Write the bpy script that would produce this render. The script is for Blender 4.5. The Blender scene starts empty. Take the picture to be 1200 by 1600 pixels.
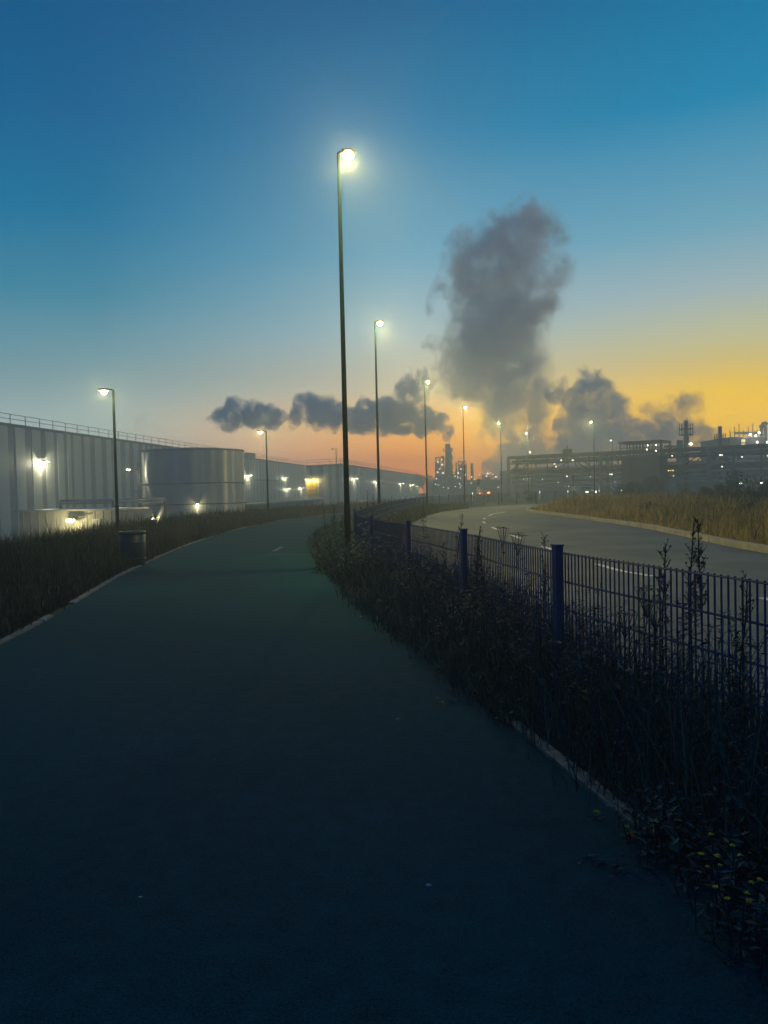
import bpy, math, random
from mathutils import Vector, Matrix
C = bpy.context.scene.collection
SC = bpy.context.scene
R = math.radians
rnd = random.Random(7)

def lin(r, g, b):
    f = lambda c: (c/255/12.92) if c <= 10 else ((c/255+.055)/1.055)**2.4
    return (f(r), f(g), f(b), 1)

# ------------------------------------------------------------------ camera
EYE = Vector((0, 0, 1.51)); FPX = 1200.0
ROT = Matrix.Rotation(R(90-1.62), 3, 'X') @ Matrix.Rotation(R(-1.3), 3, 'Z')
cd = bpy.data.cameras.new('camera'); cam = bpy.data.objects.new('camera', cd); C.objects.link(cam)
cam.matrix_world = Matrix.Translation(EYE) @ ROT.to_4x4()
cd.sensor_fit = 'VERTICAL'; cd.sensor_height = 36; cd.lens = 36*FPX/1600
cd.clip_start = 0.05; cd.clip_end = 3000
SC.camera = cam

def at(px, py, Y):                                  # measured spot of the photograph -> place in the world
    d = ROT @ Vector(((px-600)/FPX, -(py-800)/FPX, -1))
    return EYE + d*(Y/d.y)
def ground_at(px, py, z=0):
    d = ROT @ Vector(((px-600)/FPX, -(py-800)/FPX, -1))
    return EYE + d*((z-EYE.z)/d.z)

# ------------------------------------------------------------------ render / view
SC.view_settings.view_transform = 'Standard'; SC.view_settings.look = 'None'
SC.view_settings.exposure = 0; SC.view_settings.gamma = 1
cy = SC.cycles
cy.use_denoising = True
cy.max_bounces = 8; cy.diffuse_bounces = 2; cy.glossy_bounces = 2; cy.transmission_bounces = 2
cy.volume_bounces = 6; cy.transparent_max_bounces = 8
cy.volume_max_steps = 256; cy.volume_step_rate = 1.0
cy.sample_clamp_indirect = 3

# ------------------------------------------------------------------ world: a dusk sky by direction
w = bpy.data.worlds.new('World'); SC.world = w; w.use_nodes = True
nt = w.node_tree; nt.nodes.clear()
def wn(t, **k):
    n = nt.nodes.new(t)
    for a, v in k.items(): setattr(n, a, v)
    return n
def wmath(op, a, b=None, clamp=False):
    n = wn('ShaderNodeMath', operation=op, use_clamp=clamp)
    for i, v in enumerate((a, b)):
        if v is None: continue
        if isinstance(v, (int, float)): n.inputs[i].default_value = v
        else: nt.links.new(v, n.inputs[i])
    return n.outputs[0]
def ramp(fac, stops):
    n = wn('ShaderNodeValToRGB'); cr = n.color_ramp; cr.interpolation = 'EASE' if False else 'LINEAR'
    while len(cr.elements) < len(stops): cr.elements.new(0.5)
    for e, (p, c) in zip(cr.elements, stops): e.position = p; e.color = lin(*c)
    nt.links.new(fac, n.inputs[0]); return n.outputs[0]
tc = wn('ShaderNodeTexCoord'); sp = wn('ShaderNodeSeparateXYZ'); nt.links.new(tc.outputs['Generated'], sp.inputs[0])
elev = wmath('ARCSINE', sp.outputs['Z'])                       # radians
ef = wmath('MULTIPLY', elev, 1/R(90), True)                    # 0 horizon .. 1 zenith
az = wmath('ARCTAN2', sp.outputs['X'], sp.outputs['Y'])        # 0 ahead, + right
def E(y): return math.degrees(math.atan((766-y)/1200))/90
def stops(lst, zen):
    s = [(0.0, lst[0][1])] + [(E(y), c) for y, c in lst] + [(0.62, zen), (1.0, zen)]
    return s
ZEN = (0, 64, 116)
left = ramp(ef, stops([(740,(176,176,152)),(690,(166,176,166)),(640,(154,174,172)),(560,(110,156,170)),(470,(58,134,162)),(350,(0,112,156)),(200,(0,94,144)),(20,(0,82,132))], ZEN))
mid = ramp(ef, stops([(745,(255,130,0)),(710,(255,150,10)),(660,(248,182,84)),(610,(212,196,164)),(520,(158,186,196)),(400,(92,158,190)),(220,(0,120,168)),(10,(0,92,142))], ZEN))
right = ramp(ef, stops([(740,(255,182,0)),(690,(255,196,8)),(630,(252,204,52)),(560,(204,200,152)),(490,(162,184,188)),(400,(108,166,188)),(220,(8,130,174)),(10,(0,106,152))], ZEN))
rear = ramp(ef, [(0, (6,66,112)), (.12, (0,70,116)), (.4, (0,68,116)), (1, ZEN)])
def mixc(f, a, b):
    n = wn('ShaderNodeMix', data_type='RGBA', clamp_factor=True)
    nt.links.new(f, n.inputs[0]); nt.links.new(a, n.inputs[6]); nt.links.new(b, n.inputs[7]); return n.outputs[2]
def step(v, a, b):
    n = wn('ShaderNodeMapRange', interpolation_type='SMOOTHSTEP')
    n.inputs[1].default_value = a; n.inputs[2].default_value = b; nt.links.new(v, n.inputs[0]); return n.outputs[0]
def lstep(v, a, b):
    n = wn('ShaderNodeMapRange', interpolation_type='LINEAR')
    n.inputs[1].default_value = a; n.inputs[2].default_value = b; nt.links.new(v, n.inputs[0]); return n.outputs[0]
c1 = mixc(lstep(az, R(-20), R(2)), left, mid)
c2 = mixc(lstep(az, R(2), R(24)), c1, right)
aab = wmath('ABSOLUTE', wmath('SUBTRACT', az, R(12)))
c3 = mixc(step(aab, R(45), R(115)), c2, rear)
below = mixc(step(sp.outputs['Z'], -0.02, -0.2), c3, ramp(ef, [(0, (12,22,32)), (1, (12,22,32))]))
sky = wn('ShaderNodeTexSky', sky_type='NISHITA'); sky.sun_disc = False
sky.sun_elevation = R(-3.0); sky.sun_rotation = R(22)
bg1 = wn('ShaderNodeBackground'); nt.links.new(below, bg1.inputs[0]); boost = wmath('ADD', wmath('MULTIPLY', wmath('SUBTRACT', 1.0, step(elev, R(0.5), R(9))), .95), 1.05)
nt.links.new(boost, bg1.inputs[1])
bg2 = wn('ShaderNodeBackground'); nt.links.new(sky.outputs[0], bg2.inputs[0]); bg2.inputs[1].default_value = 0.02
ad = wn('ShaderNodeAddShader'); nt.links.new(bg1.outputs[0], ad.inputs[0]); nt.links.new(bg2.outputs[0], ad.inputs[1])
wo = wn('ShaderNodeOutputWorld'); nt.links.new(ad.outputs[0], wo.inputs[0])

# the sun itself is just under the horizon: only a faint broad glow from that side
sl = bpy.data.lights.new('sun', 'SUN'); sl.energy = 0.02; sl.angle = R(20); sl.color = (1, .75, .45)
so = bpy.data.objects.new('sun', sl); C.objects.link(so)
so.rotation_euler = (Vector((-math.sin(R(22)), -math.cos(R(22)), -math.tan(R(3))))).to_track_quat('-Z', 'Y').to_euler()

LAMP_W = 640.0
LAMP_COL = (1, .80, .24)
# ------------------------------------------------------------------ materials
MATS = {}
def mat(name, col, rough=.7, var=.25, scale=6, metal=0, bump=0, bscale=60, spec=.5, emit=0, ecol=None, stretch=None, trans=0):
    if name in MATS: return MATS[name]
    m = bpy.data.materials.new(name); m.use_nodes = True; n = m.node_tree.nodes; l = m.node_tree.links
    p = n['Principled BSDF']
    p.inputs['Roughness'].default_value = rough; p.inputs['Metallic'].default_value = metal
    p.inputs['Specular IOR Level'].default_value = spec
    t = n.new('ShaderNodeTexCoord'); nz = n.new('ShaderNodeTexNoise')
    nz.inputs['Scale'].default_value = scale; nz.inputs['Detail'].default_value = 5
    src = t.outputs['Object']
    if stretch:
        mp = n.new('ShaderNodeMapping'); mp.inputs['Scale'].default_value = stretch
        l.new(src, mp.inputs[0]); src = mp.outputs[0]
    l.new(src, nz.inputs['Vector'])
    mr = n.new('ShaderNodeMapRange'); mr.inputs[1].default_value = .3; mr.inputs[2].default_value = .7
    mr.inputs[3].default_value = 1-var; mr.inputs[4].default_value = 1+var
    l.new(nz.outputs[0], mr.inputs[0])
    mx = n.new('ShaderNodeVectorMath'); mx.operation = 'SCALE'; mx.inputs[0].default_value = col[:3]
    l.new(mr.outputs[0], mx.inputs['Scale']); l.new(mx.outputs[0], p.inputs['Base Color'])
    if bump:
        nb = n.new('ShaderNodeTexNoise'); nb.inputs['Scale'].default_value = bscale; nb.inputs['Detail'].default_value = 3
        l.new(src, nb.inputs['Vector'])
        b = n.new('ShaderNodeBump'); b.inputs['Strength'].default_value = bump; b.inputs['Distance'].default_value = .01
        l.new(nb.outputs[0], b.inputs['Height']); l.new(b.outputs[0], p.inputs['Normal'])
    if emit:
        p.inputs['Emission Color'].default_value = (*(ecol or col)[:3], 1); p.inputs['Emission Strength'].default_value = emit
        m.cycles.emission_sampling = 'NONE'
    MATS[name] = m; return m
def leafmat(name, cols, scale=3.0, rough=.6):
    if name in MATS: return MATS[name]
    m = bpy.data.materials.new(name); m.use_nodes = True; n = m.node_tree.nodes; l = m.node_tree.links
    p = n['Principled BSDF']; p.inputs['Roughness'].default_value = rough
    p.inputs['Specular IOR Level'].default_value = .08
    g = n.new('ShaderNodeNewGeometry'); cr = n.new('ShaderNodeValToRGB'); cr.color_ramp.interpolation = 'LINEAR'
    while len(cr.color_ramp.elements) < len(cols): cr.color_ramp.elements.new(.5)
    for i, (e, c) in enumerate(zip(cr.color_ramp.elements, cols)): e.position = i/(len(cols)-1); e.color = (*c, 1)
    t = n.new('ShaderNodeTexCoord'); nz = n.new('ShaderNodeTexNoise'); nz.inputs['Scale'].default_value = scale
    l.new(t.outputs['Object'], nz.inputs['Vector'])
    a = n.new('ShaderNodeMath'); a.operation = 'MULTIPLY_ADD'; a.inputs[1].default_value = .6
    s = n.new('ShaderNodeMath'); s.operation = 'MULTIPLY_ADD'; s.inputs[1].default_value = 1.2; s.inputs[2].default_value = -.4
    l.new(nz.outputs[0], s.inputs[0]); l.new(g.outputs['Random Per Island'], a.inputs[0]); l.new(s.outputs[0], a.inputs[2])
    l.new(a.outputs[0], cr.inputs[0]); l.new(cr.outputs[0], p.inputs['Base Color'])
    MATS[name] = m; return m

def path_mat():
    m = bpy.data.materials.new('path_asphalt'); m.use_nodes = True; n = m.node_tree.nodes; l = m.node_tree.links
    p = n['Principled BSDF']; p.inputs['Roughness'].default_value = .93; p.inputs['Specular IOR Level'].default_value = .08
    t = n.new('ShaderNodeTexCoord')
    def noise(sc, det, a, b, lo, hi, kind='ShaderNodeTexNoise'):
        z = n.new(kind); z.inputs['Scale'].default_value = sc
        if kind == 'ShaderNodeTexNoise': z.inputs['Detail'].default_value = det
        l.new(t.outputs['Object'], z.inputs['Vector']); r = n.new('ShaderNodeMapRange')
        for k, v in zip((1,2,3,4), (a,b,lo,hi)): r.inputs[k].default_value = v
        l.new(z.outputs[0], r.inputs[0]); return r.outputs[0]
    f = None
    for q in (noise(.55,4,.3,.7,.85,1.16), noise(9,5,.3,.7,.86,1.16), noise(120,3,.32,.68,.68,1.4), noise(34,2,.02,.11,2.6,1.0,'ShaderNodeTexVoronoi')):
        if f is None: f = q
        else:
            x = n.new('ShaderNodeMath'); x.operation = 'MULTIPLY'; l.new(f, x.inputs[0]); l.new(q, x.inputs[1]); f = x.outputs[0]
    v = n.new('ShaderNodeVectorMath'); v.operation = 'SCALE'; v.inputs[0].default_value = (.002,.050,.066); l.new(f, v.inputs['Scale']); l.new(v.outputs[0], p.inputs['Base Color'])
    b = n.new('ShaderNodeTexNoise'); b.inputs['Scale'].default_value = 110; l.new(t.outputs['Object'], b.inputs['Vector'])
    bm = n.new('ShaderNodeBump'); bm.inputs['Strength'].default_value = .45; bm.inputs['Distance'].default_value = .012; l.new(b.outputs[0], bm.inputs['Height']); l.new(bm.outputs[0], p.inputs['Normal'])
    return m
M_path = path_mat()
M_road = mat('road_asphalt', (.098,.108,.105), .75, .35, .5, bump=.3, bscale=90, spec=.4)
M_soil = mat('soil', (.02,.024,.02), .95, .4, 2)
M_conc = mat('kerb_concrete', (.21,.21,.165), .9, .5, 9, bump=.3)
M_paint = mat('road_paint', (.7,.7,.66), .6, .25, 9)
M_fence = mat('fence_blue', (.004,.048,.15), .55, .2, 4, spec=.2)
M_pole = mat('pole_grey', (.002,.008,.016), .9, .2, 3, spec=0)
M_head = mat('lamp_housing', (.10,.11,.11), .5, .2, 8)
M_lens = mat('lamp_lens', (1,.95,.7), .4, .0, 3, emit=9, ecol=(1,.9,.42))
M_lensw = mat('flood_lens', (1,1,.95), .4, .0, 3, emit=5, ecol=(1,.95,.72))
M_lensy = mat('yellow_lens', (1,.8,.3), .4, .0, 3, emit=5, ecol=(1,.72,.18))
M_work = mat('work_lens', (1,1,.95), .4, .0, 3, emit=2.2, ecol=(1,.95,.78))
M_red = mat('red_lens', (.6,.03,.02), .4, .0, 3, emit=8, ecol=(1,.16,.04))
M_wallL = mat('cladding_light', (.58,.60,.54), .55, .08, .4, stretch=(1,1,.15))
M_wallD = mat('cladding_dark', (.25,.26,.27), .55, .08, .4, stretch=(1,1,.15))
M_roof = mat('roof_grey', (.16,.17,.18), .7, .2, 1)
M_rail = mat('galvanised_rail', (.2,.21,.22), .5, .15, 3, metal=.5)
M_steel = mat('weathered_steel', (.10,.105,.11), .65, .3, .8)
M_steel2 = mat('pale_steel', (.22,.23,.24), .55, .25, .6)
M_pipe = mat('clad_pipe', (.5,.5,.48), .4, .15, 2, metal=.6)
M_brick = mat('brick', (.13,.10,.085), .9, .25, 3)
M_shed = mat('shed_panel', (.34,.34,.30), .7, .12, 1)
M_bin = mat('bin_green', (.004,.022,.03), .5, .2, 6)
M_binrim = mat('bin_rim', (.03,.05,.06), .5, .15, 6)
M_black = mat('black_plastic', (.012,.012,.014), .5, .2, 6)
M_white = mat('white_sign', (.75,.74,.68), .6, .1, 6)
M_signred = mat('sign_red', (.5,.03,.02), .6, .1, 6)
M_car = mat('car_paint_dark', (.03,.035,.045), .3, .1, 2)
M_car2 = mat('car_paint_silver', (.3,.31,.33), .3, .1, 2)
M_glass = mat('car_glass', (.02,.025,.03), .1, .05, 2)
M_tyre = mat('tyre', (.015,.015,.015), .85, .2, 8)
M_weed = leafmat('weed_leaf', [(.003,.012,.055),(.008,.032,.060),(.045,.12,.09),(.06,.065,.07),(.016,.022,.065)], 2)
M_stem = leafmat('weed_stem', [(.008,.018,.04),(.045,.05,.055),(.018,.016,.045)], 3)
M_gdark = leafmat('verge_grass', [(.003,.016,.050),(.012,.045,.055),(.05,.10,.075),(.15,.18,.13)], 1.2)
M_gleft = leafmat('left_grass', [(.008,.014,.012),(.022,.03,.018),(.05,.052,.026),(.12,.105,.05)], .5)
M_dry = leafmat('dry_grass', [(.05,.06,.03),(.12,.14,.05),(.42,.28,.08),(.60,.42,.13),(.13,.11,.045)], .9)
M_dark = leafmat('dark_foliage', [(.012,.018,.014),(.03,.04,.03),(.05,.06,.04)], .5)
M_bark = mat('bark', (.05,.04,.03), .9, .3, 5)
M_yflow = leafmat('yellow_petals', [(.85,.42,.02),(.95,.6,.05)], 3)
M_stone = mat('pebble', (.4,.42,.42), .8, .15, 30)

# tank: bright metal with fine horizontal ribs, which draw lamp reflections out into tall streaks
def tank_mat():
    m = bpy.data.materials.new('tank_metal'); m.use_nodes = True; n = m.node_tree.nodes; l = m.node_tree.links
    p = n['Principled BSDF']; p.inputs['Metallic'].default_value = .4; p.inputs['Roughness'].default_value = .4; p.inputs['Anisotropic'].default_value = .95; p.inputs['Anisotropic Rotation'].default_value = .25
    tg = n.new('ShaderNodeTangent'); tg.direction_type = 'RADIAL'; tg.axis = 'Z'; l.new(tg.outputs[0], p.inputs['Tangent'])
    t = n.new('ShaderNodeTexCoord'); mp = n.new('ShaderNodeMapping'); mp.inputs['Scale'].default_value = (.6, .6, 60)
    nz = n.new('ShaderNodeTexNoise'); nz.inputs['Scale'].default_value = 1; nz.inputs['Detail'].default_value = 2
    l.new(t.outputs['Object'], mp.inputs[0]); l.new(mp.outputs[0], nz.inputs[0])
    n2 = n.new('ShaderNodeTexNoise'); n2.inputs['Scale'].default_value = .5
    l.new(t.outputs['Object'], n2.inputs[0])
    cr = n.new('ShaderNodeValToRGB'); cr.color_ramp.elements[0].color = (.34,.36,.38,1); cr.color_ramp.elements[1].color = (.52,.53,.53,1)
    l.new(n2.outputs[0], cr.inputs[0]); l.new(cr.outputs[0], p.inputs['Base Color'])
    return m
M_tank = tank_mat()

# ------------------------------------------------------------------ mesh helpers
class MB:
    def __init__(s): s.v = []; s.f = []; s.mi = []; s.cur = 0
    def quad(s, a, b, c, d):
        i = len(s.v); s.v += [tuple(a), tuple(b), tuple(c), tuple(d)]; s.f.append((i, i+1, i+2, i+3)); s.mi.append(s.cur)
    def box(s, c, size, rz=0, M=None):
        hx, hy, hz = size[0]/2, size[1]/2, size[2]/2
        T = M if M is not None else Matrix.Translation(Vector(c)) @ Matrix.Rotation(rz, 4, 'Z')
        i = len(s.v)
        for z in (-hz, hz):
            for x, y in ((-hx,-hy),(hx,-hy),(hx,hy),(-hx,hy)): s.v.append(tuple(T @ Vector((x,y,z))))
        for q in ((3,2,1,0),(4,5,6,7),(0,1,5,4),(1,2,6,5),(2,3,7,6),(3,0,4,7)):
            s.f.append(tuple(i+k for k in q)); s.mi.append(s.cur)
    def bar(s, a, b, wd, ht=None):
        a, b = Vector(a), Vector(b); d = b-a; L = d.length
        if L < 1e-6: return
        q = d.to_track_quat('X', 'Z')
        s.box(None, (L, wd, ht or wd), M=Matrix.Translation((a+b)/2) @ q.to_matrix().to_4x4())
    def tube(s, pts, rad, n=8, caps=True):
        pts = [Vector(p) for p in pts]
        if isinstance(rad, (int, float)): rad = [rad]*len(pts)
        base = len(s.v); up = None
        for k, p in enumerate(pts):
            t = (pts[min(k+1, len(pts)-1)]-pts[max(k-1, 0)]).normalized()
            if up is None: up = Vector((1,0,0)) if abs(t.x) < .9 else Vector((0,1,0))
            u = (up - t*up.dot(t)).normalized(); up = u; v = t.cross(u)
            for j in range(n):
                a = 2*math.pi*j/n; s.v.append(tuple(p + (u*math.cos(a)+v*math.sin(a))*rad[k]))
        for k in range(len(pts)-1):
            for j in range(n):
                j2 = (j+1) % n
                s.f.append((base+k*n+j, base+k*n+j2, base+(k+1)*n+j2, base+(k+1)*n+j)); s.mi.append(s.cur)
        if caps:
            s.f.append(tuple(base+j for j in range(n))[::-1]); s.mi.append(s.cur)
            s.f.append(tuple(base+(len(pts)-1)*n+j for j in range(n))); s.mi.append(s.cur)
    def lathe(s, c, prof, n=24, arc=None):
        c = Vector(c); base = len(s.v)
        for r, z in prof:
            for j in range(n):
                a = 2*math.pi*j/n; s.v.append((c.x+r*math.cos(a), c.y+r*math.sin(a), c.z+z))
        for k in range(len(prof)-1):
            for j in range(n):
                j2 = (j+1) % n
                s.f.append((base+k*n+j, base+k*n+j2, base+(k+1)*n+j2, base+(k+1)*n+j)); s.mi.append(s.cur)
    def blob(s, c, r, n=8, m=6, jit=0, rg=rnd):
        c = Vector(c); rx, ry, rz = (r, r, r) if isinstance(r, (int, float)) else r
        base = len(s.v)
        for i in range(m+1):
            th = math.pi*i/m
            for j in range(n):
                a = 2*math.pi*j/n; k = 1+rg.uniform(-jit, jit)
                s.v.append((c.x+rx*k*math.sin(th)*math.cos(a), c.y+ry*k*math.sin(th)*math.sin(a), c.z+rz*k*math.cos(th)))
        for i in range(m):
            for j in range(n):
                j2 = (j+1) % n
                s.f.append((base+i*n+j, base+(i+1)*n+j, base+(i+1)*n+j2, base+i*n+j2)); s.mi.append(s.cur)
    def build(s, name, m, parent=None, smooth=False, off=None):
        me = bpy.data.meshes.new(name)
        if off is not None:
            o_ = Vector(off); s.v = [tuple(Vector(p)-o_) for p in s.v]
        me.from_pydata(s.v, [], s.f)
        for mm in (m if isinstance(m, (list, tuple)) else [m]): me.materials.append(mm)
        if isinstance(m, (list, tuple)): me.polygons.foreach_set('material_index', s.mi)
        if smooth: me.polygons.foreach_set('use_smooth', [True]*len(me.polygons))
        me.update()
        o = bpy.data.objects.new(name, me); C.objects.link(o)
        if off is not None: o.location = off
        if parent is not None: o.parent = parent
        return o
def tag(o, label=None, cat=None, group=None, kind=None):
    if label: o['label'] = label
    if cat: o['category'] = cat
    if group: o['group'] = group
    if kind: o['kind'] = kind
    return o
def thing(name, label, cat, loc=(0,0,0), rz=0, group=None):
    o = bpy.data.objects.new(name, None); C.objects.link(o); o.location = loc; o.rotation_euler = (0,0,rz)
    o.empty_display_size = .2
    return tag(o, label, cat, group)
def light(name, parent, loc, power, col=LAMP_COL, radius=.06, spot=None, aim=None):
    l = bpy.data.lights.new(name, 'SPOT' if spot else 'POINT'); l.energy = power; l.color = col; l.shadow_soft_size = radius
    o = bpy.data.objects.new(name, l); C.objects.link(o); o.location = loc
    if spot: l.spot_size = R(spot); l.spot_blend = .6
    if aim is not None: o.rotation_euler = Vector(aim).to_track_quat('-Z', 'Y').to_euler()
    if parent is not None: o.parent = parent
    return o
def catmull(P, step=.5):
    P = [Vector((*p, 0)) if len(p) == 2 else Vector(p) for p in P]
    out = []
    for i in range(len(P)-1):
        p0, p1, p2, p3 = P[max(i-1,0)], P[i], P[i+1], P[min(i+2, len(P)-1)]
        n = max(2, int((p2-p1).length/step))
        for k in range(n):
            t = k/n
            out.append(.5*((2*p1)+(p2-p0)*t+(2*p0-5*p1+4*p2-p3)*t*t+(3*p1-p0-3*p2+p3)*t**3))
    out.append(P[-1]); return out
def interp(tab, y):
    if y <= tab[0][1]: return tab[0][0]
    for (x0, y0), (x1, y1) in zip(tab, tab[1:]):
        if y <= y1: return x0+(x1-x0)*(y-y0)/(y1-y0)
    return tab[-1][0]
def smooth01(t): t = max(0, min(1, t)); return t*t*(3-2*t)

# ------------------------------------------------------------------ plan of the place (metres, camera at 0,0 looking along +Y)
PATH_L = [(-3.0,-4),(-3.4,1),(-4.0,8),(-4.35,10.5),(-5.1,15.4),(-5.9,23.5),(-6.1,33),(-5.4,42),(-4,48),(-1.5,57),(3,67),(10,78),(20,89)]
PATH_R = [(2.1,-4),(1.6,1),(1.24,2.5),(.84,4.4),(.47,6.3),(-.23,9.4),(-1.1,14.3),(-1.8,19.5),(-2.3,25),(-2.2,33),(-1.2,42),(1,51),(4.5,61),(10,71),(18,81),(27,89)]
FENCE = [(2.75,-1),(2.5,.5),(2.15,2),(1.8,3.6),(1.27,5.5),(.85,8),(.36,10.4),(-.25,13.2),(-.6,16),(-.62,19),(-.4,23.5),(-.1,28),(.4,34),(1.3,41),(3,51),(5.2,58),(10,66),(18,72)]
ROAD_L = [(3.3,-6),(2.9,.5),(2.4,3.6),(2.0,5.5),(1.55,8),(1.15,10.5),(.75,13.3),(.5,16),(.45,19),(.6,23.5),(.9,29),(1.4,35),(2.4,43),(4.0,51),(6.6,58),(11,64),(19,70),(32,76),(60,86)]
ROAD_R = [(8.9,-6),(8.5,.5),(8.2,6),(8.0,16),(8.5,22),(8.9,27),(8.9,36),(8.7,45),(9.1,49),(10.5,52.5),(14,56.5),(22,62),(34,68),(62,78)]
ROAD_C = [(5.6,1),(5.2,6),(4.85,9.9),(4.35,12.5),(4.05,14.6),(4.0,24),(4.4,34),(6.0,43),(7.4,47),(9.6,52)]
def zg(x, y):
    return -3*smooth01((interp(PATH_L, y)-3.6-x)/9)

# ------------------------------------------------------------------ setting
XS = [-370,-280,-200,-120,-80,-60,-48,-40,-34,-30]+[-27+1.0*i for i in range(38)]+[12,14,18,24,32,44,60,90,140,220,300,370]
YS = [-50,-30,-15,-8,-4]+[0+1.5*i for i in range(64)]+[100,110,125,150,190,240,290,335]
mb = MB(); nx = len(XS)
for y in YS:
    for x in XS: mb.v.append((x, y, zg(x, y)))
for j in range(len(YS)-1):
    for i in range(nx-1):
        a = j*nx+i; mb.f.append((a, a+1, a+nx+1, a+nx)); mb.mi.append(0)
tag(mb.build('ground', M_soil, smooth=True), kind='structure')

def strip(name, A, B, z, m, n=160):
    a = catmull(A, .3); b = catmull(B, .3)
    def res(p):
        L = [0]
        for u, v in zip(p, p[1:]): L.append(L[-1]+(v-u).length)
        out = []; k = 0
        for i in range(n+1):
            s = L[-1]*i/n
            while k < len(L)-2 and L[k+1] < s: k += 1
            out.append(p[k].lerp(p[k+1], (s-L[k])/max(1e-6, L[k+1]-L[k])))
        return out
    a, b = res(a), res(b); mb = MB()
    for i in range(n+1):
        mb.v += [(a[i].x, a[i].y, z), (b[i].x, b[i].y, z)]
    for i in range(n): mb.f.append((2*i, 2*i+1, 2*i+3, 2*i+2)); mb.mi.append(0)
    return tag(mb.build(name, m, smooth=True), kind='structure')
strip('path', PATH_L, PATH_R, .006, M_path)
strip('road', ROAD_L, ROAD_R, .008, M_road)

def ribbon(mb, pts, w, z0, z1, side=0):
    """a continuous kerb of width w along pts, top at z1"""
    n = len(pts); base = len(mb.v)
    for i, p in enumerate(pts):
        t = (pts[min(i+1, n-1)]-pts[max(i-1, 0)]).normalized(); nn = Vector((t.y, -t.x, 0))
        for off, z in ((-w/2, z0), (-w/2, z1), (w/2, z1), (w/2, z0)):
            q = p+nn*(off+side); mb.v.append((q.x, q.y, z))
    for i in range(n-1):
        for k in range(3):
            a = base+i*4+k; mb.f.append((a, a+1, a+5, a+4)); mb.mi.append(mb.cur)
    mb.f.append((base, base+1, base+2, base+3)); e = base+(n-1)*4; mb.f.append((e+3, e+2, e+1, e)); mb.mi += [mb.cur]*2
# kerb beyond the road and the two flush edgings of the path, laid as separate stones with joints
def stones(name, line, w, z1, L, side=0, keep=None, m=None):
    pts = catmull(line, .1); mb = MB(); acc = 0; cur = [pts[0]]
    for a, b in zip(pts, pts[1:]):
        acc += (b-a).length; cur.append(b)
        if acc >= L:
            if (keep is None or keep(cur[0].y)) and len(cur) > 2:
                e = cur[-1]; cur[-1] = e.lerp(cur[-2], min(.9, .012/max((e-cur[-2]).length, .012)))
                ribbon(mb, cur, w, -.1, z1+rnd.uniform(-.006, .006), side+rnd.uniform(-.008, .008)); cur[-1] = e
            cur = [b]; acc = 0
    return tag(mb.build(name, m or M_conc), kind='structure')
M_conc2 = mat('road_kerb_concrete', (.36,.32,.23), .85, .25, 3, bump=.3)
stones('road_kerb', ROAD_R, .18, .15, 1.0, side=.09, m=M_conc2)
stones('path_edging', PATH_L, .085, .03, 1.0, side=-.05, keep=lambda y: not 9.0 < y < 10.0, m=mat('edging_concrete', (.17,.175,.17), .9, .4, 4, bump=.3))
stones('verge_edging', PATH_R, .075, .022, .5, side=.05, keep=lambda y: 3.0 < y < 4.75)
mb = MB()
def mark(pts, w):
    n = len(pts)
    for i in range(n-1):
        t = (pts[i+1]-pts[i]).normalized(); nn = Vector((t.y, -t.x, 0))*w/2
        q = [pts[i]-nn, pts[i]+nn, pts[i+1]+nn, pts[i+1]-nn]
        mb.quad(*[(p.x, p.y, .012) for p in q])
cl = catmull(ROAD_C, .1)
def seg(y0, y1): return [p for p in cl if y0 <= p.y <= y1]
for y0, y1 in ((2.6,4.4),(7.6,9.95),(12.5,14.7),(17.4,19.4),(22.3,24.4),(27.4,29.3),(32.6,34.5),(36.8,38.4),(41.4,47.2)): mark(seg(y0, y1), .12)
tag(mb.build('road_markings', M_paint), kind='structure')
mb = MB(); a = ground_at(418, 867); b = ground_at(506, 868)
mb.quad(*[(p.x, p.y, .0105) for p in (a, b, b+Vector((0,.22,0)), a+Vector((0,.26,0)))])
tag(mb.build('asphalt_patch', mat('tar_joint', (.012,.016,.018), .8, .3, 6)), kind='structure')
mb = MB(); a = ground_at(424, 862); b = ground_at(437, 855)
mb.quad(*[(p.x, p.y, .0105) for p in (a, a+Vector((.12,0,0)), b+Vector((.12,0,0)), b)])
tag(mb.build('path_marking', mat('worn_paint', (.10,.14,.14), .9, .5, 14)), kind='structure')
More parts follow.
